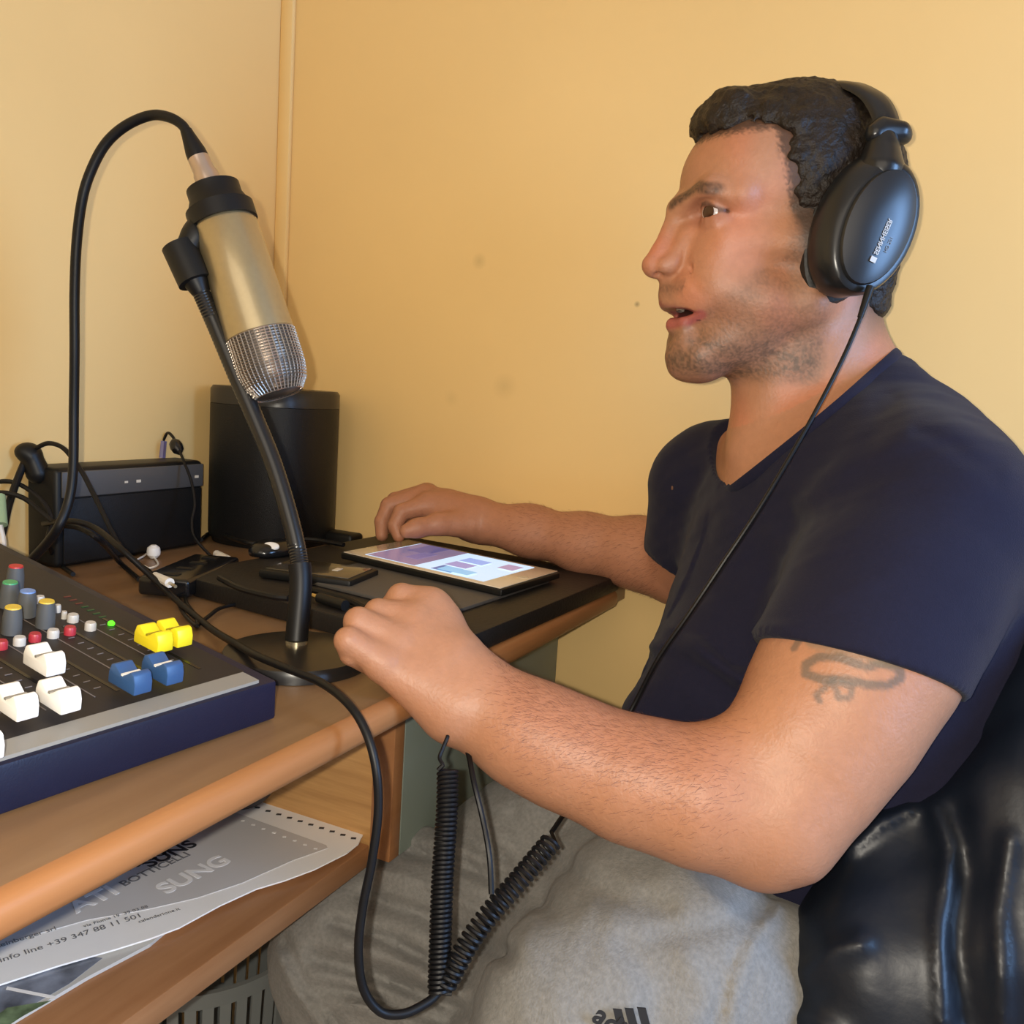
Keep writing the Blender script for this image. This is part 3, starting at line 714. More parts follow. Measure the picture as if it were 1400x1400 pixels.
# ---- head frame, in photo pixels at the head's depth
HD = .78; PHI = math.radians(25)
HS = .955*HD/FPX
HC = P(1072, 310, HD)
ed_ = (CAM-HC)/np.linalg.norm(CAM-HC); ex_ = RI-ed_*RI.dot(ed_); ex_ /= np.linalg.norm(ex_); eu_ = np.cross(ed_, ex_)
EL = math.radians(11)
edh = ed_*math.cos(EL)+eu_*math.sin(EL); HU = eu_*math.cos(EL)-ed_*math.sin(EL)
HF = -math.cos(PHI)*ex_+math.sin(PHI)*edh; HL = math.sin(PHI)*ex_+math.cos(PHI)*edh
HR = np.stack([HF, HL, HU])
def H(f, l, u): return HC+(HF*f+HL*l+HU*u)*HS
def hrc(s, a, b, k=8, sub=False): return s.rc(H(*a[:3]), H(*b[:3]), a[3]*HS, b[3]*HS, k*HS, sub)
def rotU(deg):
    a = math.radians(deg); return np.stack([math.cos(a)*HF+math.sin(a)*HU, HL, -math.sin(a)*HF+math.cos(a)*HU])
def hel(s, c, r, k=8, sub=False, R=None): return s.ell(H(*c), np.array(r)*HS, HR if R is None else R, k*HS, sub)
def cranium(s, g=0):
    hel(s, (-14, 0, 58), (146+g, 112+g, 132+g), 20)
    hel(s, (62, 0, 52), (92+g, 92+g, 84+g), 30)
body = SDF()
cranium(body)
hel(body, (68, 0, -50), (88, 74, 110), 30)
hel(body, (52, 0, -130), (86, 64, 82), 30)
for sg in (-1, 1):
    hrc(body, (-8, 72*sg, -110, 32), (116, 20*sg, -188, 26), 30)        # jaw line
    hrc(body, (-8, 76*sg, -30, 34), (-8, 72*sg, -110, 32), 30)
    hrc(body, (10, 80*sg, -34, 26), (104, 54*sg, -42, 26), 30)          # cheekbone
    hrc(body, (50, 62*sg, -110, 32), (108, 46*sg, -96, 30), 34)
    hrc(body, (156, 12*sg, 14, 15), (134, 54*sg, 24, 14), 18)           # brow
    hrc(body, (134, 54*sg, 25, 14), (100, 78*sg, 20, 14), 22)
    hrc(body, (118, 34*sg, -70, 26), (130, 28*sg, -104, 24), 22)
hel(body, (122, 0, -110), (54, 46, 42), 22)
hel(body, (114, 0, -198), (40, 36, 30), 18)                             # chin
hrc(body, (143, 0, -192, 19), (137, 0, -202, 21), 14)
for sg in (-1, 1): hel(body, (141, 56*sg, -1), (29, 30, 16), 9, True)  # eye sockets
hrc(body, (160, 0, 6, 13), (180, 0, -49, 13), 14)                       # nose
hrc(body, (180, 0, -49, 13), (191, 0, -68, 15.5), 8)
hrc(body, (168, 0, -66, 18), (185, 0, -71, 14), 10)
for sg in (-1, 1):
    hel(body, (174, 18*sg, -70), (16, 10, 12), 6)
    hrc(body, (150, 18*sg, -26, 12), (166, 17*sg, -62, 11), 12)
    hel(body, (184, 9*sg, -83), (8, 4.5, 6), 4, True)
hrc(body, (165, 0, -86, 13), (168, 0, -106, 9), 12)
# mouth: carve the gap, then the lips around it
hel(body, (138, 0, -133), (50, 43, 10), 3, True)
for sg in (-1, 1):
    hrc(body, (167, 6*sg, -119, 7), (156, 24*sg, -121, 6.2), 6); hrc(body, (156, 24*sg, -121, 6.2), (131, 43*sg, -131, 3.6), 4)
    hrc(body, (155, 0, -149, 9), (147, 22*sg, -147, 7.5), 6); hrc(body, (147, 22*sg, -147, 7.5), (130, 43*sg, -133, 3.4), 4)
for sg in (-1, 1):  # nasolabial fold
    hrc(body, (148, 38*sg, -74, 1.0), (139, 50*sg, -102, 1.0), 12, True)
hrc(body, (140, -14, -170, 16), (140, 14, -170, 16), 14)
# eyelids
EYE = [(121, 48, 0), (121, -48, 0)]; ER = 20.
for (f, l, u) in EYE:
    sg = 1 if l > 0 else -1
    def lid(az, el, r): a, e = math.radians(az), math.radians(el); return (f+r*math.cos(e)*math.cos(a), l+r*math.cos(e)*math.sin(a)*sg, u+r*math.sin(e))
    R_ = ER-.3
    up_ = [lid(-40, -10, R_), lid(-12, 18, R_), lid(20, 26, R_), lid(54, 20, R_), lid(88, -6, R_-1)]
    lo_ = [lid(-40, -12, R_), lid(-12, -26, R_), lid(20, -31, R_), lid(54, -27, R_), lid(88, -8, R_-1)]
    for i in range(4):
        hrc(body, (*up_[i], 3.3), (*up_[i+1], 3.3), 2.5); hrc(body, (*lo_[i], 2.6), (*lo_[i+1], 2.6), 2.5)
        a_, b_ = [tuple(np.array(q)+np.array([-5, 0, 8])) for q in (up_[i], up_[i+1])]
        hrc(body, (*a_, 5), (*b_, 5), 6)
        a_, b_ = [tuple(np.array(q)+np.array([-5, 0, -8])) for q in (lo_[i], lo_[i+1])]
        hrc(body, (*a_, 5), (*b_, 5), 8)
# ears (inside the headphone cups)
for sg in (-1, 1): hel(body, (-48, 92*sg, -10), (15, 6, 30), 8)
# neck
hrc(body, (-42, 0, -60, 86), (-62, 0, -190, 82), 22)
hrc(body, (-62, 0, -190, 82), (-95, 0, -300, 92), 30)
hrc(body, (4, 0, -150, 56), (-8, 0, -290, 60), 30)
hrc(body, (-30, 50, -140, 22), (34, 14, -320, 18), 30)                  # neck muscle
hrc(body, (-90, 0, -120, 58), (-122, 0, -250, 64), 40)
hrc(body, (24, 0, -200, 14), (22, 0, -225, 13), 20)
n_head = len(body.ops)
torso(body)
n_arm = len(body.ops)
# ---- near arm
ch(body, [(1282, 720, .66, 118), (1215, 820, .645, 122), (1176, 900, .63, 121), (1130, 985, .62, 112), (1085, 1060, .61, 98), (1050, 1112, .60, 85)], .02)
ch(body, [(1050, 1114, .60, 84), (955, 1088, .605, 86), (862, 1064, .615, 77), (770, 1026, .625, 70), (712, 998, .632, 64), (662, 966, .64, 60)], .02)
rc(body, (1062, 1140, .60, 60), (1040, 1158, .60, 44), .02)
rc(body, (1075, 1000, .60, 60), (1000, 1050, .60, 50), .02)
# palm
k_ = .008
rc(body, (655, 962, .64, 58), (618, 916, .645, 50), .012)
rc(body, (640, 940, .65, 46), (588, 842, .668, 30), .014)
rc(body, (632, 955, .64, 46), (566, 858, .652, 28), .014)
rc(body, (622, 962, .634, 44), (543, 885, .638, 27), .014)
rc(body, (612, 968, .628, 36), (522, 908, .624, 24), .014)
rc(body, (600, 905, .65, 44), (575, 880, .65, 36), .012)
for f_ in ([(585, 832, .668, 25), (549, 818, .668, 21), (530, 840, .672, 18), (545, 862, .676, 15)],
           [(566, 850, .652, 26), (517, 838, .650, 20), (502, 862, .656, 17), (522, 884, .662, 15)],
           [(543, 877, .636, 25), (490, 850, .632, 20.5), (486, 882, .640, 17), (514, 898, .648, 15)],
           [(522, 905, .622, 23), (476, 876, .616, 19.5), (481, 893, .620, 17), (505, 908, .630, 15)]):
    n0 = len(body.ops)
    for i in range(3): rc(body, f_[i], f_[i+1], (.006, .0010, .0014)[i])
rc(body, (588, 834, .668, 24), (602, 850, .665, 26), .014)
ch(body, [(622, 905, .675, 30), (590, 880, .690, 22), (560, 868, .692, 18), (538, 866, .690, 15)], .006)
# ---- far arm
n_far = len(body.ops)
ch(body, [(968, 665, .93, 75), (960, 740, .95, 66), (930, 774, .98, 50)], .02)
ch(body, [(930, 774, .98, 49), (872, 756, 1.005, 46), (800, 743, 1.030, 38), (725, 726, 1.060, 32), (656, 713, 1.085, 29)], .02)
rc(body, (656, 712, 1.085, 29), (610, 698, 1.095, 27), .010)
rc(body, (648, 706, 1.09, 24), (583, 680, 1.115, 18), .012)
rc(body, (640, 710, 1.08, 24), (586, 690, 1.09, 17), .012)
for f_ in ([(586, 690, 1.085, 16), (549, 700, 1.075, 11.5), (540, 718, 1.072, 10), (545, 733, 1.070, 8.5)],
           [(580, 679, 1.105, 17), (532, 691, 1.10, 11.5), (522, 713, 1.095, 10), (522, 732, 1.09, 8.5)],
           [(584, 676, 1.125, 16), (540, 684, 1.13, 11), (532, 705, 1.125, 9.5), (535, 722, 1.12, 8)],
           [(594, 680, 1.145, 14), (560, 686, 1.15, 9.5), (552, 702, 1.145, 8.5), (554, 716, 1.14, 7.5)]):
    for i in range(3): rc(body, f_[i], f_[i+1], (.007, .002, .002)[i])
ch(body, [(640, 716, 1.07, 21), (600, 716, 1.055, 15), (570, 722, 1.045, 12.5), (556, 726, 1.04, 10)], .006)
# elbow crease, forearm shape
rc(body, (1000, 1000, .545, 3), (960, 1000, .56, 3), .012, True)

Vb, Fb = body.mesh(.0019)
# ---- skin colours that belong to the skin: lips, stubble, brows, scalp shade, tattoo, arm hair
q = (Vb-HC)@HR.T/HS; f, l, u = q.T
px_, py_, dd = pix(Vb)
col = np.tile(np.array([.41, .195, .11]), (len(Vb), 1))
isH = (np.linalg.norm((q-np.array([20, 0, -20]))/np.array([230, 150, 260]), axis=1) < 1.05) & (u > -330)
def mixc(w, c):
    global col
    w = np.clip(w, 0, 1)[:, None]; col = col*(1-w)+np.array(c)*w
def sm(x, a, b): t = np.clip((x-a)/(b-a), 0, 1); return t*t*(3-2*t)
def seg_d(p, a, b):
    a = np.array(a, float); b = np.array(b, float); ba = b-a; t = np.clip(((p-a)@ba)/(ba@ba+1e-9), 0, 1)
    return np.linalg.norm(p-a-t[:, None]*ba, axis=1)
def poly_d(p, pts): return np.min([seg_d(p, pts[i], pts[i+1]) for i in range(len(pts)-1)], 0)
nz = smooth_noise(Vb, 900, 3); nz2 = smooth_noise(Vb, 320, 5)
mixc(isH*.35*sm(smooth_noise(Vb, 60, 8), -.2, .8), (.60, .19, .10))
# redder nose, cheeks, knuckles
mixc(isH*.5*np.exp(-np.sum(((q-np.array([190, 0, -50]))/28)**2, 1)), (.55, .17, .10))
mixc(isH*.4*np.exp(-np.sum(((q-np.array([100, 70, -40]))/45)**2, 1)), (.66, .23, .13))
# stubble
al = np.abs(l)
rng = np.random.RandomState(4); rn = rng.uniform(0, 1, len(Vb))
def grow(p, a, b): return sm(p, a, b)
line = u-(-64-.9*(f-68))
line = np.where(f < 68, u-(-64-.75*(f-68)), line)
bd = sm(-line, -8, 26)*sm(f, -45, -20)*sm(u, -236, -205)
hollow = np.exp(-(((u+124)/34)**2+((al-24)/24)**2))*(f > 128)
bd = np.clip(bd*(1-.8*hollow), 0, 1)
bd = np.where((u > -90) & (f > 125), 0, bd)
dens = .40+.45*sm(-u, 120, 215)
mixc(isH*np.clip(bd, 0, 1)*dens*(.55+.75*rn)*(1+.25*nz2), (.125, .072, .045))
mous = np.exp(-((u+101)/10)**2)*(f > 140)*(al < 42)
mixc(isH*.55*mous*(.6+.7*rn), (.11, .055, .035))
mixc(isH*.60*np.exp(-(((u+166)/7)**2+(l/16)**2))*(f > 140), (.10, .05, .035))
side = sm(38-f, -10, 14)*sm(u, -110, -30)*(al > 50)*(f > -45)
mixc(isH*.65*side*(.6+.6*rn), (.07, .04, .028))
# lips
lipu = poly_d(q, [(131, 43, -131), (158, 24, -122), (171, 0, -120), (158, -24, -122), (131, -43, -131)])
lipl = poly_d(q, [(130, 43, -133), (149, 22, -145), (160, 0, -147), (149, -22, -145), (130, -43, -133)])
mixc(isH*(1-sm(lipu, 5, 9))*(u < -112), (.30, .10, .085)); mixc(isH*(1-sm(lipl, 7, 12))*(u > -157)*(u < -125), (.35, .095, .075))
inm = isH*(f < 147-(al/43)**2*16)*(f > 100)*(al < 42)*(u > -144)*(u < -122); mixc(inm*.85, (.05, .012, .012))
# hair-root shade along the hairline
flb = np.interp(u, [-100, -60, -20, 0, 40, 78, 98, 118], [8, 14, 24, 34, 46, 58, 60, 78])
rootd = np.minimum(f-flb, 104+.10*(110-np.clip(f, 0, 160))-u)
mixc(isH*.85*(1-sm(rootd+8*(rn-.5), -3, 9))*(u > -60)*(f > -60), (.035, .022, .016))
# brows
for sg in (1, -1):
    bdist = poly_d(q[:, 1:], [(11*sg, 15), (30*sg, 24), (52*sg, 31), (72*sg, 25)])+20*(f < 80)
    mixc(isH*.86*(1-sm(bdist, 4.5, 11.5))*(.7+.4*rn), (.045, .025, .018))
    ec = np.linalg.norm((q-np.array([130, 49*sg, -3]))/np.array([40, 32, 20]), axis=1)
    mixc(isH*.38*(1-sm(ec, .6, 1.4)), (.27, .10, .07))
    lash = poly_d(q[:, 1:], [(36*sg, 3), (46*sg, 9), (58*sg, 8.5), (69*sg, -1)])+20*(f < 90)
    mixc(isH*.8*(1-sm(lash, 1.8, 4.5)), (.06, .03, .025))
# short hair shade on the nape
mixc(isH*.8*sm(-f, 60, 110)*sm(u, -170, -90), (.04, .028, .022))
# forearms a little redder above
near = (dd < .70) & (py_ > 860)
aw = near*sm(px_, 640, 720)*(1-sm(px_, 960, 1060))
up_side = sm((Vb-P(850, 1060, .62))@UP+.3*((Vb-P(850, 1060, .62))@RI), -.02, .03)
mixc(aw*.35*up_side, (.36, .12, .065))
far = (dd > .93) & (py_ > 640)
mixc(far*.40, (.42, .17, .10))
# tattoo
armz = near & (dd < .66) & (px_ > 1050)
pq = np.stack([px_, py_], 1)
t1 = poly_d(pq, [(1176, 909), (1148, 899), (1120, 898), (1102, 908), (1101, 921), (1124, 929), (1156, 929), (1188, 936), (1214, 937), (1232, 927), (1230, 914), (1205, 907), (1185, 912)])
mixc(armz*.72*(1-sm(t1, 4, 8.5)), (.09, .085, .07))
t2 = poly_d(pq, [(1140, 930), (1126, 942), (1116, 950), (1120, 958)]); t3 = poly_d(pq, [(1142, 938), (1146, 954), (1160, 955), (1166, 940), (1150, 934)])
mixc(armz*.65*(1-sm(np.minimum(t2, t3), 3, 6.5)), (.10, .085, .07))
t4 = poly_d(pq, [(1085, 887), (1093, 874)]); mixc(armz*.7*(1-sm(t4, 3, 6)), (.12, .09, .07))
t5 = poly_d(pq, [(1112, 876), (1170, 888), (1220, 904)]); mixc(armz*.5*(1-sm(t5, 8, 14)), (.19, .15, .10))
M_skin = mat('skin', (.5, .2, .1), .47, vcol=True, noise=.05, nscale=160, bump=.22, bscale=420, spec=.4, sss=.06)
bobj = np_mesh('body', Vb, Fb, M_skin, man, np.clip(col, 0, 1))
# ---- eyes, teeth
M_eye = mat('eye_white', (.55, .47, .42), .12); M_iris = mat('brown_iris', (.05, .02, .01), .1)
for (f_, l_, u_) in EYE:
    c = H(f_, l_, u_); e_ = MB().lathe(c-HF*ER*HS, HF, [(ER*HS*math.sin(a), ER*HS*(1-math.cos(a))) for a in np.linspace(.05, math.pi-.05, 16)], 24).build('eyeball', M_eye, man)
    gz = HF*.85+HL*.48-HU*.10; gz /= np.linalg.norm(gz)
    MB().lathe(c, gz, [(9.5*HS, 17.9*HS), (6.5*HS, 19.4*HS), (1*HS, 20.5*HS)], 20).build('iris', M_iris, e_)
tb = MB()
tb.rings([[H(132+18*math.cos(a), 27*math.sin(a), uu) for uu in (-114, -128)]+[H(129+16*math.cos(a), 24*math.sin(a), uu) for uu in (-126, -112)] for a in np.linspace(-1.4, 1.4, 14)])
tb.build('teeth', mat('tooth_enamel', (.40, .34, .29), .3), man)

# ---- hair
hair = SDF(); cranium(hair, 9)
hrc(hair, (-62, 0, 160, 26), (-20, 10, 163, 24), 26)
hrc(hair, (112, -30, 142, 26), (100, 34, 140, 27), 22); hrc(hair, (40, -30, 166, 24), (96, 0, 152, 26), 22)
hrc(hair, (122, -26, 128, 19), (120, 26, 126, 20), 14); hrc(hair, (128, 0, 118, 13), (118, 24, 118, 14), 8)
hrc(hair, (62, 62, 128, 22), (30, 84, 106, 20), 14); hrc(hair, (30, 84, 106, 20), (6, 96, 60, 18), 14)
hrc(hair, (20, -84, 106, 20), (6, -96, 60, 18), 14)
hrc(hair, (-105, 0, -20, 56), (-112, 0, -105, 46), 26); hrc(hair, (-105, 45, -20, 50), (-108, 36, -100, 40), 26); hrc(hair, (-105, -45, -20, 50), (-108, -36, -100, 40), 26)
def hcut(p, d):
    q = (p-HC)@HR.T/HS; f, l, u = q.T; al = np.abs(l)
    wob = 4*np.sin(u*.13+l*.05)+3*np.sin(u*.31)
    # face opening: forward of the temple line and below the fringe
    fl = np.interp(u, [-100, -60, -20, 0, 40, 78, 98, 118], [8, 14, 24, 34, 46, 58, 60, 78])
    ut = 104+.10*(110-np.clip(f, 0, 160))+4*np.sin(l*.12)+3*np.sin(l*.35+f*.1)
    face = np.minimum(f-fl-wob, ut-u)
    d = np.maximum(d, face*HS*.8)
    bot = np.interp(f, [-160, -120, -60, -30, 30], [-138, -130, -112, -85, -70])
    d = np.maximum(d, (bot-u)*HS)
    d = d+HS*12*np.exp(np.clip(face, -90, 0)/15)+HS*7*np.exp(np.clip(bot-u, -60, 0)/12)
    return d+HS*(2.2*smooth_noise(p@np.diag([1, 1, .6]), 330, 21)+1.6*smooth_noise(p, 900, 22))
hair.post.append(hcut)
Vh, Fh = hair.mesh(.0021)
M_hair = mat('dark_brown_hair', (.014, .009, .0065), .5, noise=.4, nscale=90, bump=1.0, bscale=260, spec=.35)
np_mesh('hair', Vh, Fh, M_hair, man)

# short dark hairs on both forearms
def arm_hair(sel, n, axis_a, axis_b, L, seed, lift=.35):
    r = np.random.RandomState(seed); idx = np.argwhere(sel)[:, 0]; idx = idx[r.choice(len(idx), min(n, len(idx)), False)]
    me = bobj.data; nr = np.empty(len(me.vertices)*3, np.float32); me.vertices.foreach_get('normal', nr); nr = nr.reshape(-1, 3)
    ad = (axis_b-axis_a)/np.linalg.norm(axis_b-axis_a); mb = MB()
    for i in idx:
        nv = nr[i]; t = ad*r.uniform(.5, 1)+r.normal(size=3)*.16+np.array([0, 0, -.45]); t -= nv*t.dot(nv); t /= np.linalg.norm(t)
        ln = L*r.uniform(.5, 1.2); w_ = np.cross(t, nv)*.00009; p0 = Vb[i]-nv*.0004
        p1 = p0+(t*.8+nv*lift*r.uniform(.5, 1.3))*ln*.55; p2 = p1+(t*1+nv*.10)*ln*.45
        mb.add([p0-w_*1.3, p0+w_*1.3, p1+w_, p1-w_, p2], [(0, 1, 2, 3), (3, 2, 4)])
    return mb
M_ah = mat('dark_arm_hair', (.17, .065, .04), .6)
wN, eN = P(662, 966, .64), P(1000, 1100, .60)
selN = near & (px_ > 660) & (px_ < 1060) & (rng.uniform(size=len(Vb)) < (.12+.88*up_side)*sm(px_, 650, 730)*(1-sm(px_, 900, 1050)))
h1 = arm_hair(selN, 5200, eN, wN, .0075, 1)
wF, eF = P(656, 713, 1.085), P(945, 768, .95)
selF = far & (px_ > 670) & (px_ < 900) & (rng.uniform(size=len(Vb)) < sm(px_, 660, 740))
h2 = arm_hair(selF, 3000, eF, wF, .008, 2, .5)
h1.add(h2.v, h2.f); oh = h1.build('arm_hair', M_ah, man, smooth=False); oh['kind'] = 'stuff'

# ------------------------------------------------------------------ t-shirt
arm = SDF(); arm.ops = body.ops[n_arm:n_arm+12]+body.ops[n_far:n_far+2]
shirt = SDF(); torso(shirt)
sl = SDF()
ch(sl, [(1280, 725, .665, 124), (1214, 825, .645, 132), (1155, 930, .627, 137)], .02)
sf = SDF(); ch(sf, [(975, 665, .93, 74), (968, 740, .94, 74), (962, 790, .945, 70)], .02)
ha, hb = P(1050, 862, .62), P(1298, 948, .625)
hn = np.cross(hb-ha, FW+.25*RI-.30*UP); hn /= np.linalg.norm(hn); hn = hn if hn.dot(UP) > 0 else -hn
fa, fb = P(885, 704, .95), P(912, 762, .95)
fn_ = P(968, 690, .93)-P(925, 775, .95); fn_ /= np.linalg.norm(fn_)
def groove(p, pts, w, dep):
    x_, y_, d_ = pix(p); q2 = np.stack([x_, y_], 1); pts = np.array(pts, float); c_ = pts.mean(0); rad = np.abs(pts-c_).max()+3*w
    m = (np.abs(q2-c_).max(1) < rad) & (d_ < .80+.2*(x_ < 760)*(y_ > 1040))
    o_ = np.zeros(len(p))
    if m.any(): o_[m] = dep*np.exp(-(np.min([seg_d(q2[m], pts[i], pts[i+1]) for i in range(len(pts)-1)], 0)/w)**2)
    return o_
def PP(*a): return [q_[:2] for q_ in a]
nk = [P(1226, 474, .80), P(1043, 630, .755), P(1150, 543, .725)]
ncn = np.cross(nk[1]-nk[0], nk[2]-nk[0]); ncn /= np.linalg.norm(ncn); ncn = ncn if ncn[2] > 0 else -ncn
ncc = P(1128, 545, .79)
inner_body = None
def shirt_post(p, d, T):
    OFF = .0065
    d = d-OFF
    a = sl.ev(p); b = sf.ev(p)-.003
    an = arm.ev(p)
    dep = (p-CAM)@FW
    near_ = dep < .80
    a = np.where(near_, np.minimum(a, an-.0045), 1.); b = np.where(near_, 1., np.minimum(b, an-.0045))
    a_cut = np.maximum(a, -(p-ha)@hn); b_cut = np.maximum(b, -(p-fb)@fn_)
    an_c = np.where(near_, np.maximum(an, -(p-ha)@hn), np.maximum(an, -(p-fb)@fn_)); w_cov = np.where(near_, sm((p-ha)@hn, .004, .02), sm((p-fb)@fn_, .004, .02))
    k = .028; kk = k*k/4
    h = np.maximum(k-np.abs(d-a_cut), 0)/k
    d1 = np.minimum(d, a_cut)-h*h*k/4*sm((p-ha)@hn, .0, .02)
    h = np.maximum(k-np.abs(d1-b_cut), 0)/k
    d1 = np.minimum(d1, b_cut)-h*h*k/4*sm((p-fb)@fn_, .0, .02)
    kb = .02; hb_ = np.maximum(kb-np.abs(T-an_c), 0)/kb
    cover = np.minimum(T, an_c)-hb_*hb_*kb/4*w_cov-.0045
    # cloth folds
    d1 = d1+.0011*smooth_noise(p, 60, 31)+.0006*smooth_noise(p, 150, 32)
    d1 = np.minimum(d1, cover)
    # neck opening
    pl = (p-nk[0])@ncn; rad = np.linalg.norm((p-ncc)-np.outer((p-ncc)@ncn, ncn), axis=1)
    cut = np.minimum(pl, .112-rad)
    d1 = np.maximum(d1, cut)
    return d1

# grow bounds so that sleeves are covered
for S_ in (sl, sf):
    for o_ in S_.ops: shirt.ops.append(('rc', (o_[1][0], o_[1][1], .001, .001), 1e-4, False, o_[4]-.01, o_[5]+.01))
_folds = [([(1180, 720), (1120, 800), (1085, 850)], 16, .003), ([(1330, 700), (1310, 800), (1330, 880)], 22, .004), ([(1380, 640), (1345, 760), (1352, 860)], 14, -.004),
    ([(930, 640), (960, 760), (930, 880)], 20, .003), ([(1010, 640), (1040, 760), (1000, 900)], 26, .003), ([(1215, 545), (1180, 640), (1160, 700)], 18, .0025),  # (points, width, depth): pulled cloth creases
    (PP((1255, 590, .66), (1300, 608, .60), (1360, 655, .60), (1400, 730, .60)), 11, .0045),
    (PP((1080, 700, .70), (1105, 760, .66), (1085, 850, .62)), 23, .0042),
    (PP((1098, 690, .68), (1160, 640, .64), (1250, 590, .64)), 17, -.003),
    (PP((1345, 880, .64), (1375, 800, .64), (1400, 760, .64)), 15, .0042),
    (PP((1320, 960, .66), (1360, 900, .66), (1400, 860, .66)), 19, .0042),
    (PP((903, 835, .78), (960, 860, .72), (1010, 900, .68)), 13, .0042),
    (PP((905, 850, .78), (960, 885, .72), (1010, 930, .68)), 13, -.0042),
    (PP((870, 905, .78), (940, 910, .72), (1000, 950, .66)), 15, .0042),
    (PP((880, 880, .78), (950, 890, .72), (1010, 925, .66)), 13, -.0042),
    (PP((1000, 700, .72), (1060, 740, .68), (1100, 800, .66)), 27, -.002),
    (PP((1070, 1010, .66), (1150, 1090, .66), (1200, 1180, .66)), 19, .0042),
    (PP((1180, 1120, .68), (1120, 1190, .68), (1090, 1240, .68)), 23, .0042)]
def fold_post(p, d):
    T = d
    for pts, w_, dep in _folds: d = d+groove(p, pts, w_, dep)
    return shirt_post(p, d, T)
shirt.post.append(fold_post)
M_shirt = mat('navy_cotton', (.011, .011, .028), .85, noise=.05, nscale=300, bump=.25, bscale=1100, spec=.15, sheen=.06)
Vs, Fs = shirt.mesh(.0027)
tee = np_mesh('t_shirt', Vs, Fs, M_shirt, man)
# collar rib: runs where shirt surface meets the opening plane
M_rib = M_shirt
pl = np.abs((Vs-nk[0])@ncn); rr_ = np.linalg.norm((Vs-ncc)-np.outer((Vs-ncc)@ncn, ncn), axis=1)
c1_ = np.cross(ncn, (0, 1., 0)); c1_ /= np.linalg.norm(c1_); c2_ = np.cross(ncn, c1_)
rel = Vs-ncc; ang = np.arctan2(rel@c2_, rel@c1_)
rib = []
for k in range(48):
    a = -math.pi+2*math.pi*k/48
    m = (pl < .004) & (np.abs((ang-a+math.pi) % (2*math.pi)-math.pi) < .09) & (rr_ < .12)
    if m.any(): rib.append((a, rr_[m].max()))
if len(rib) > 12:
    aa = np.array([r[0] for r in rib]); ra = np.array([r[1] for r in rib])
    A = np.linspace(-math.pi, math.pi, 73)[:-1]; Rr = np.interp(A, aa, ra, period=2*math.pi)
    for _ in range(6): Rr = (np.roll(Rr, 1)+Rr*2+np.roll(Rr, -1))/4
    ring = [ncc-ncn*((ncc-nk[0])@ncn)+(c1_*math.cos(a)+c2_*math.sin(a))*(r_+.0003) for a, r_ in zip(A, Rr)]
    cb = MB(); rs = []
    for i in range(72):
        o_ = ring[i]; out_ = o_-ncc; out_ -= ncn*out_.dot(ncn); out_ /= np.linalg.norm(out_)
        rs.append([o_+out_*(.0022*math.cos(t_))+ncn*(.0050*math.sin(t_)-.0035)-out_*.0004 for t_ in np.linspace(0, 2*math.pi, 11)[:-1]])
    cb.rings(rs, closed=True).build('collar', M_rib, tee)

# ------------------------------------------------------------------ trousers and shoes
tr = SDF()
tr.ell(P(1190, 1265, .80), (.155, .175, .115), RT, .05)
ch(tr, [(1130, 1320, .72, 150), (930, 1330, .68, 158), (790, 1400, .64, 150)], .05)
kn = P(790, 1400, .64); an1 = np.array([kn[0]-.02, kn[1]+.0, .11])
tr.rc(kn+np.array([0, 0, -.01]), an1, .070, .048, .03)
tr.rc(P(1110, 1205, .84), P(760, 1180, .86), .098, .084, .05)
fk = P(478, 1306, .84)
tr.rc(P(760, 1180, .86), fk, .084, .070, .03)
an2 = np.array([fk[0]+.03, fk[1]+.0, .11]); tr.rc(fk, an2, .064, .046, .03)
tr.rc(P(760, 1320, .78), P(590, 1470, .80), .085, .075, .04)
tr.rc(P(900, 1300, .74), P(1050, 1250, .80), .09, .10, .06)
wa, wb = P(900, 1160, .66), P(1118, 1254, .66)
wn = np.cross(wb-wa, FW+.15*UP); wn /= np.linalg.norm(wn); wn = wn if wn.dot(UP) > 0 else -wn
def tr_post(p, d):
    d = np.maximum(d, np.where((p-CAM)@FW < .95, (p-wa)@wn, -1))
    d = d+.0034*smooth_noise(p, 48, 41)+.0010*smooth_noise(p, 140, 42)
    for pts, w_, dep in _tf: d = d+groove(p, pts, w_, dep)
    return d
_tf = [([(1055, 1235), (1020, 1275), (995, 1330), (975, 1420)], 7, .0025), ([(1066, 1240), (1036, 1280), (1012, 1332), (994, 1420)], 10, -.003),
       ([(1000, 1185), (1060, 1218), (1120, 1252)], 5, .004), ([(990, 1200), (1050, 1232), (1090, 1256)], 9, -.003),
       ([(690, 1240), (645, 1310), (612, 1400)], 22, .014),
       ([(900, 1280), (1000, 1262), (1060, 1225)], 16, .005), ([(760, 1180), (830, 1225), (905, 1240)], 18, .006), ([(700, 1120), (740, 1180), (745, 1240)], 16, .006),
       ([(860, 1290), (900, 1350), (890, 1400)], 22, .005), ([(940, 1310), (960, 1360), (950, 1410)], 18, -.004)]
for x_, y_, ln, sl_, wd, dp in ((560, 1165, 150, .32, 11, .008), (520, 1190, 170, .42, 8, -.004), (500, 1228, 190, .40, 13, .009), (455, 1262, 180, .42, 8, .006), (470, 1290, 160, .45, 12, -.005),
                                (430, 1310, 200, .36, 12, .009), (440, 1350, 170, .30, 9, .007), (480, 1372, 140, .28, 12, -.005), (600, 1130, 90, .5, 12, .006)):
    _tf.append(([(x_, y_), (x_+ln*.4, y_+ln*.4*sl_*.7), (x_+ln, y_+ln*sl_)], wd, dp*1.6))
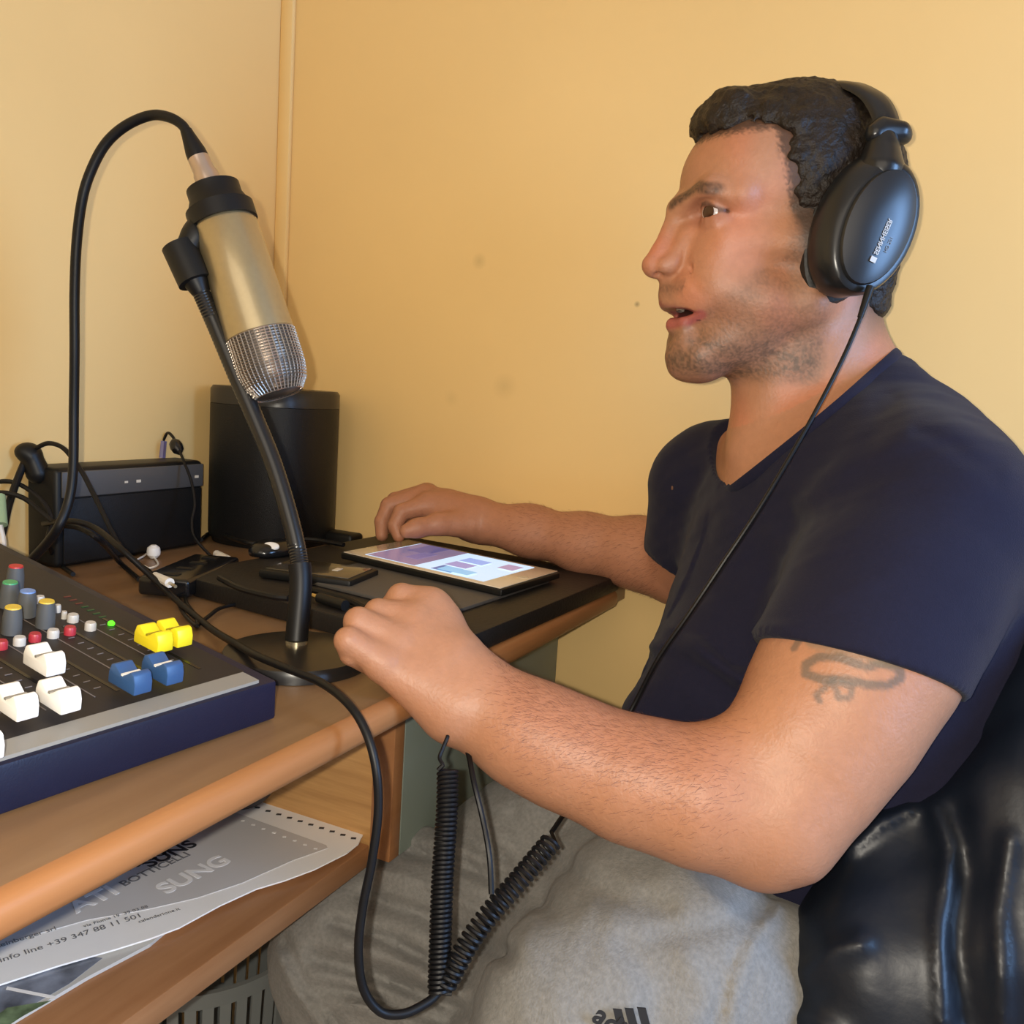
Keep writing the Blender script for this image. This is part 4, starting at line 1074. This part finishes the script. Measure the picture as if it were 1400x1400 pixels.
_tf.append(([(392, 1290), (420, 1350), (470, 1410)], 9, .006)); _tf.append(([(378, 1300), (405, 1355), (452, 1415)], 8, -.005))
_dlim = [.80]
tr.post.append(tr_post)
Vt, Ft = tr.mesh(.0045)
M_tr = mat('grey_marl_jersey', (.225, .218, .205), .9, noise=.14, nscale=300, bump=.35, bscale=700, spec=.15, sheen=.1)
trousers = np_mesh('trousers', Vt, Ft, M_tr, man)
tpx, tpy, tdd = pix(Vt)
def surf(x, y, lift=.001, V=(Vt, tpx, tpy, tdd), rad=9):
    m = (np.abs(V[1]-x) < rad) & (np.abs(V[2]-y) < rad)
    return (V[3][m].min() if m.any() else .62)-lift
# three slanted bars and lettering on the thigh
M_logo = mat('black_logo_print', (.015, .015, .017), .6)
lg = MB()
for k, (xa, ya, h) in enumerate(((838, 1372, 30), (854, 1371, 34), (871, 1370, 38))):
    q4 = [(xa, ya), (xa+12, ya+1), (xa+12+h*.25, ya+h), (xa+h*.25, ya+h)]
    ds = surf(850, 1392, .0022)
    lg.prism([P(a_, b_+8, ds) for a_, b_ in q4], FW*.0012)
lg.build('stripe_logo', M_logo, trousers, smooth=False)
ds = surf(825, 1390, .0022)
text_mesh('logo_lettering', 'adidas', .018, P(808, 1394, ds), RI*.80-UP*.60, RI*.6+UP*.8, M_logo, trousers, .0003, .0004)
# shoes
M_shoe = mat('black_shoe', (.02, .02, .022), .5); M_sole = mat('white_sole', (.6, .6, .58), .6)
for ank in (an1, an2):
    a_ = np.array([ank[0], ank[1], 0]); fwd = ef
    so = SDF().rc(a_+np.array([0, 0, .085]), a_+np.array([0, 0, .055])-fwd*.02, .040, .042).rc(a_+np.array([0, 0, .05])-fwd*.03, a_+fwd*.14+np.array([0, 0, .038]), .040, .034, .03)
    so.post.append(lambda p, d: np.maximum(d, .014-p[:, 2]))
    V_, F_ = so.mesh(.005); sh = np_mesh('shoe', V_, F_, M_shoe, man)
    es_ = np.cross(fwd, _z)
    MB().lathe(a_+fwd*.055+np.array([0, 0, .001]), (0, 0, 1), [(1, 0), (1.02, .012), (1, .02)], 32, ex=fwd, sx=.135, sy=.046).build('sole', M_sole, sh)
tag(man, 'seated man in navy t-shirt and grey jogging trousers, hands over the desk', 'person')

# ------------------------------------------------------------------ headphones
M_cup = mat('black_cup_plastic', (.010, .011, .013), .28, spec=.5)
M_plate = mat('satin_cup_plate', (.012, .014, .018), .33, spec=.6)
M_pad_ = mat('black_ear_pad', (.010, .010, .010), .55, bump=.3, bscale=300)
hp = empty('headphones', H(-60, 0, 218))
tl_ = math.radians(20)
def cup(sg):
    def ring(f, l, u, a, b, n=40):
        out_ = []
        for k in range(n):
            t = 2*math.pi*k/n; c, s_ = math.cos(t), math.sin(t)
            da, db = a*c, b*s_
            out_.append(H(f+da*math.cos(tl_)-db*math.sin(tl_), l*sg, u+da*math.sin(tl_)+db*math.cos(tl_)))
        return out_
    cu = MB().rings([ring(-44, 80, -14, 34, 75), ring(-44, 80, -14, 48, 94), ring(-45, 86, -15, 57, 104), ring(-46, 97, -16, 60, 107), ring(-46, 108, -16, 58, 103), ring(-46, 112, -16, 52, 94)]).build('ear_cushion', M_pad_, hp)
    sh = MB().rings([ring(-45, 107, -15, 54, 94), ring(-45, 114, -16, 58, 97), ring(-45, 125, -17, 61, 98), ring(-45, 142, -20, 62, 94), ring(-48, 155, -24, 58, 90), ring(-49, 163, -26, 52, 84), ring(-49, 165, -26, 47, 78)]).build('cup_shell', M_cup, hp)
    pl_ = MB().rings([ring(-49, 157, -26, 45, 76), ring(-49, 166, -26, 45, 76), ring(-49, 170, -26, 43, 74), ring(-50, 175, -27, 30, 56), ring(-50, 177, -27, 12, 28)]).build('cup_plate', M_plate, hp)
    return pl_
pl_ = cup(1); cup(-1)
def pt(c0, c1, l): # on the plate: c0 across, c1 up
    return H(-49+c0*math.cos(tl_)-c1*math.sin(tl_), l, -26+c0*math.sin(tl_)+c1*math.cos(tl_))
up_t = pt(0, 1, 176)-pt(0, 0, 176); up_t /= np.linalg.norm(up_t); ac_t = pt(-1, 0, 176)-pt(0, 0, 176); ac_t /= np.linalg.norm(ac_t)
M_lt = mat('silver_lettering', (.5, .5, .5), .4)
text_mesh('logo_lettering', 'SENNHEISER', 8.5*HS, pt(-3, -36, 178), up_t, ac_t, M_lt, pl_, .0002, .00008)
text_mesh('model_lettering', 'HD 201', 6.5*HS, pt(-15, -28, 177), up_t, ac_t, mat('dim_lettering', (.18, .2, .23), .4), pl_, .0002)
MB().prism([pt(-2, -46, 177), pt(-10, -46, 177), pt(-10, -39, 177), pt(-2, -39, 177)], HL*.0006).build('logo_mark', M_lt, pl_, smooth=False)
# cup yoke bulge, slider block, band
arc = [(-60, 124, 80), (-72, 126, 100), (-72, 118, 126), (-64, 96, 156), (-50, 56, 180), (-40, 0, 190), (-40, -56, 180), (-48, -96, 156), (-56, -118, 126), (-60, -126, 100), (-54, -124, 80)]
arc = spline(arc, 8); bm_ = MB(); rs = []
for i, a in enumerate(arc):
    t = arc[min(i+1, len(arc)-1)]-arc[max(i-1, 0)]; t /= np.linalg.norm(t); n_ = a-np.array([-80, 0, 60]); n_ -= t*n_.dot(t); n_[0] = 0; n_ -= t*n_.dot(t); n_ /= np.linalg.norm(n_); w_ = np.cross(t, n_)
    hw = 17+4*math.sin(math.pi*i/(len(arc)-1))
    rs.append([H(*(a+w_*hw*cx_+n_*6*cy_)) for cx_, cy_ in ((-1, -.4), (-.85, .5), (-.4, 1), (.4, 1), (.85, .5), (1, -.4), (.7, -1), (-.7, -1))])
bm_.rings(rs).build('headband', M_cup, hp, angle=60)
for sg in (1, -1):
    bk = SDF().rc(H(-86, 134*sg, 104), H(-62, 130*sg, 106), 12*HS, 14*HS).rc(H(-93, 130*sg, 99), H(-52, 132*sg, 98), 11*HS, 13*HS, .004)
    V_, F_ = bk.mesh(.0014); np_mesh('slider_block', V_, F_, M_cup, hp)
    yk = SDF().rc(H(-64, 128*sg, 92), H(-62, 134*sg, 56), 17*HS, 24*HS, .006).rc(H(-66, 132*sg, 80), H(-60, 138*sg, 50), 16*HS, 30*HS, .01)
    V_, F_ = yk.mesh(.0016); np_mesh('yoke', V_, F_, M_cup, hp)
cordp = [(1189, 398, .690), (1180, 425, .688), (1150, 495, .685), (1100, 590, .680), (1040, 692, .672), (985, 775, .672), (940, 842, .678), (900, 900, .688), (866, 965, .70), (835, 1020, .695), (800, 1075, .67), (772, 1112, .645), (754, 1138, .625)]
cable([P(*q_) for q_ in cordp], .0017, 10, 12).build('cord', M_rubber, hp)
MB().tube([P(1190, 392, .690), P(1176, 434, .688)], [.0032, .0022], 12).build('strain_relief', M_rubber, hp)
def coil(pts, turns, R_, r_, fade=0):
    c = spline(pts, 40); c = np.array(c); sg_ = np.linalg.norm(np.diff(c, axis=0), axis=1); cum = np.concatenate([[0], np.cumsum(sg_)]); n = turns*12
    s_ = np.linspace(0, cum[-1], n+1); q_ = np.stack([np.interp(s_, cum, c[:, i]) for i in range(3)], 1)
    T = np.gradient(q_, axis=0); T /= np.linalg.norm(T, axis=1)[:, None]; a = np.cross(T, FW); a /= np.linalg.norm(a, axis=1)[:, None]; b = np.cross(T, a)
    th = 2*math.pi*np.arange(n+1)/12
    w_ = np.ones(n+1)
    return q_+a*(R_*np.cos(th)*w_)[:, None]+b*(R_*np.sin(th)*w_)[:, None]
cA = coil([P(754, 1150, .60), P(712, 1200, .585), P(672, 1246, .575), P(640, 1290, .57), P(606, 1352, .565)], 25, .0060, .0014)
cB = coil([P(600, 1356, .565), P(602, 1290, .572), P(605, 1200, .582), P(611, 1110, .592), P(612, 1052, .60)], 46, .0060, .0014)
full = [P(754, 1138, .625)]+list(cA)+list(cB)+spline([P(606, 1046, .60), P(601, 1036, .603), P(606, 1022, .607), P(614, 1000, .615), P(618, 970, .66)], 6)
MB().tube(full, .0014, 6).build('coiled_cord', M_rubber, hp)
tag(hp, 'large black over-ear headphones with a coiled cord worn by the man', 'headphones')

# ------------------------------------------------------------------ chair and leather jacket
chair = empty('office_chair', (.03, .80, 0))
M_ch = mat('dark_chair_fabric', (.03, .03, .035), .8)
Rc = np.stack([ef, es, _z], 1); cc0 = P(1190, 1330, .82); cc0 = np.array([cc0[0]+.01, min(cc0[1], .735), 0])
hz = float(Vt[:, 2][(np.abs(Vt[:, 0]-cc0[0]) < .05) & (np.abs(Vt[:, 1]-cc0[1]) < .05)].min())
MB().box(cc0+np.array([0, 0, hz-.03]), (.36, .34, .06), Rc).build('seat', M_ch, chair, bevel=.02, seg=3)
bk0 = cc0-ef*.235
MB().box(bk0+np.array([0, 0, hz+.20]), (.045, .30, .34), Rc).build('backrest', M_ch, chair, bevel=.018, seg=3)
MB().tube([bk0+np.array([0, 0, hz+.08]), bk0+np.array([0, 0, hz-.05]), cc0-ef*.05+np.array([0, 0, hz-.065])], .014, 10).build('back_support', M_black, chair)
MB().tube([cc0+np.array([0, 0, hz-.06]), cc0+np.array([0, 0, .06])], .025, 16).build('post', M_black, chair)
for k in range(5):
    a = 2*math.pi*k/5+.3; d_ = np.array([math.cos(a), math.sin(a), 0])
    if (cc0+d_*.25)[1] > .94: d_ = d_*.60
    l_ = MB().tube([cc0+np.array([0, 0, .07]), cc0+d_*.24+np.array([0, 0, .055])], [.02, .014], 10).build('leg', M_black, chair)
    MB().lathe(cc0+d_*.24+np.array([0, 0, .0255])-np.cross(d_, _z)*.012, np.cross(d_, _z), [(.025, 0), (.025, .024)], 18).build('castor', M_black, l_)
tag(chair, 'dark office chair under the seated man, hidden by the hanging leather jacket', 'chair')

jk = SDF()
def jc(pts, k=.03): ch(jk, pts, k)
jc([(1440, 930, .74, 70), (1330, 1075, .70, 72), (1256, 1180, .665, 82), (1184, 1325, .63, 100), (1150, 1480, .61, 100)])
jc([(1450, 960, .68, 78), (1365, 1120, .64, 80), (1300, 1300, .62, 90), (1270, 1500, .60, 100)])
jc([(1480, 900, .66, 80), (1430, 1100, .62, 80), (1400, 1300, .60, 90), (1390, 1500, .60, 90)])
jc([(1540, 900, .68, 110), (1530, 1200, .64, 110), (1520, 1500, .62, 110)])
jc([(1310, 1065, .70, 38), (1235, 1125, .67, 42), (1200, 1175, .66, 34)])
def tubes(p, d):
    for pts, w_, dep in _jf: d = d+groove(p, pts, w_, dep)
    u_ = (p-P(1250, 1200, .6))@RI; v_ = (p-P(1250, 1200, .6))@UP
    ph = (u_*1.0-v_*.18)
    return d+.0018*np.sin(ph*62+2.2*np.sin(v_*14)+smooth_noise(p, 30, 51)*1.6)*sm(-v_, -.14, .02)+.0050*smooth_noise(p@np.diag([1, 1, .55]), 34, 52)+.0014*smooth_noise(p@np.diag([1, 1, .4]), 70, 57)+.0007*smooth_noise(p, 110, 53)
_jf = [(PP((1330, 985, .62), (1275, 1030, .60), (1215, 1065, .60)), 11, -.0045), (PP((1330, 1010, .62), (1290, 1060, .60), (1220, 1090, .60)), 17, .006),
       (PP((1160, 1160, .60), (1200, 1125, .60), (1240, 1105, .60)), 13, -.006), (PP((1275, 1100, .60), (1300, 1160, .58), (1285, 1260, .56), (1290, 1400, .54)), 13, -.0045),
       (PP((1310, 1110, .60), (1325, 1200, .58), (1310, 1300, .56), (1325, 1400, .54)), 19, .005), (PP((1380, 1150, .56), (1365, 1250, .55), (1372, 1400, .54)), 15, -.0045),
       (PP((1100, 1330, .60), (1140, 1300, .58), (1175, 1290, .58)), 17, -.006), (PP((1075, 1385, .60), (1110, 1395, .58), (1150, 1420, .58)), 17, -.0045)]
jk.post.append(tubes)
clipj = (np.array([-.4, -.2, .30]), np.array([1.2, .985, 1.3]))
Vj, Fj = jk.mesh(.0036, clip=clipj)
M_jk = mat('black_leather', (.006, .009, .016), .42, bump=.12, bscale=120, spec=.4)
jacket = np_mesh('leather_jacket', Vj, Fj, M_jk)
tag(jacket, 'shiny black leather jacket hanging over the chair back behind the elbow', 'jacket')
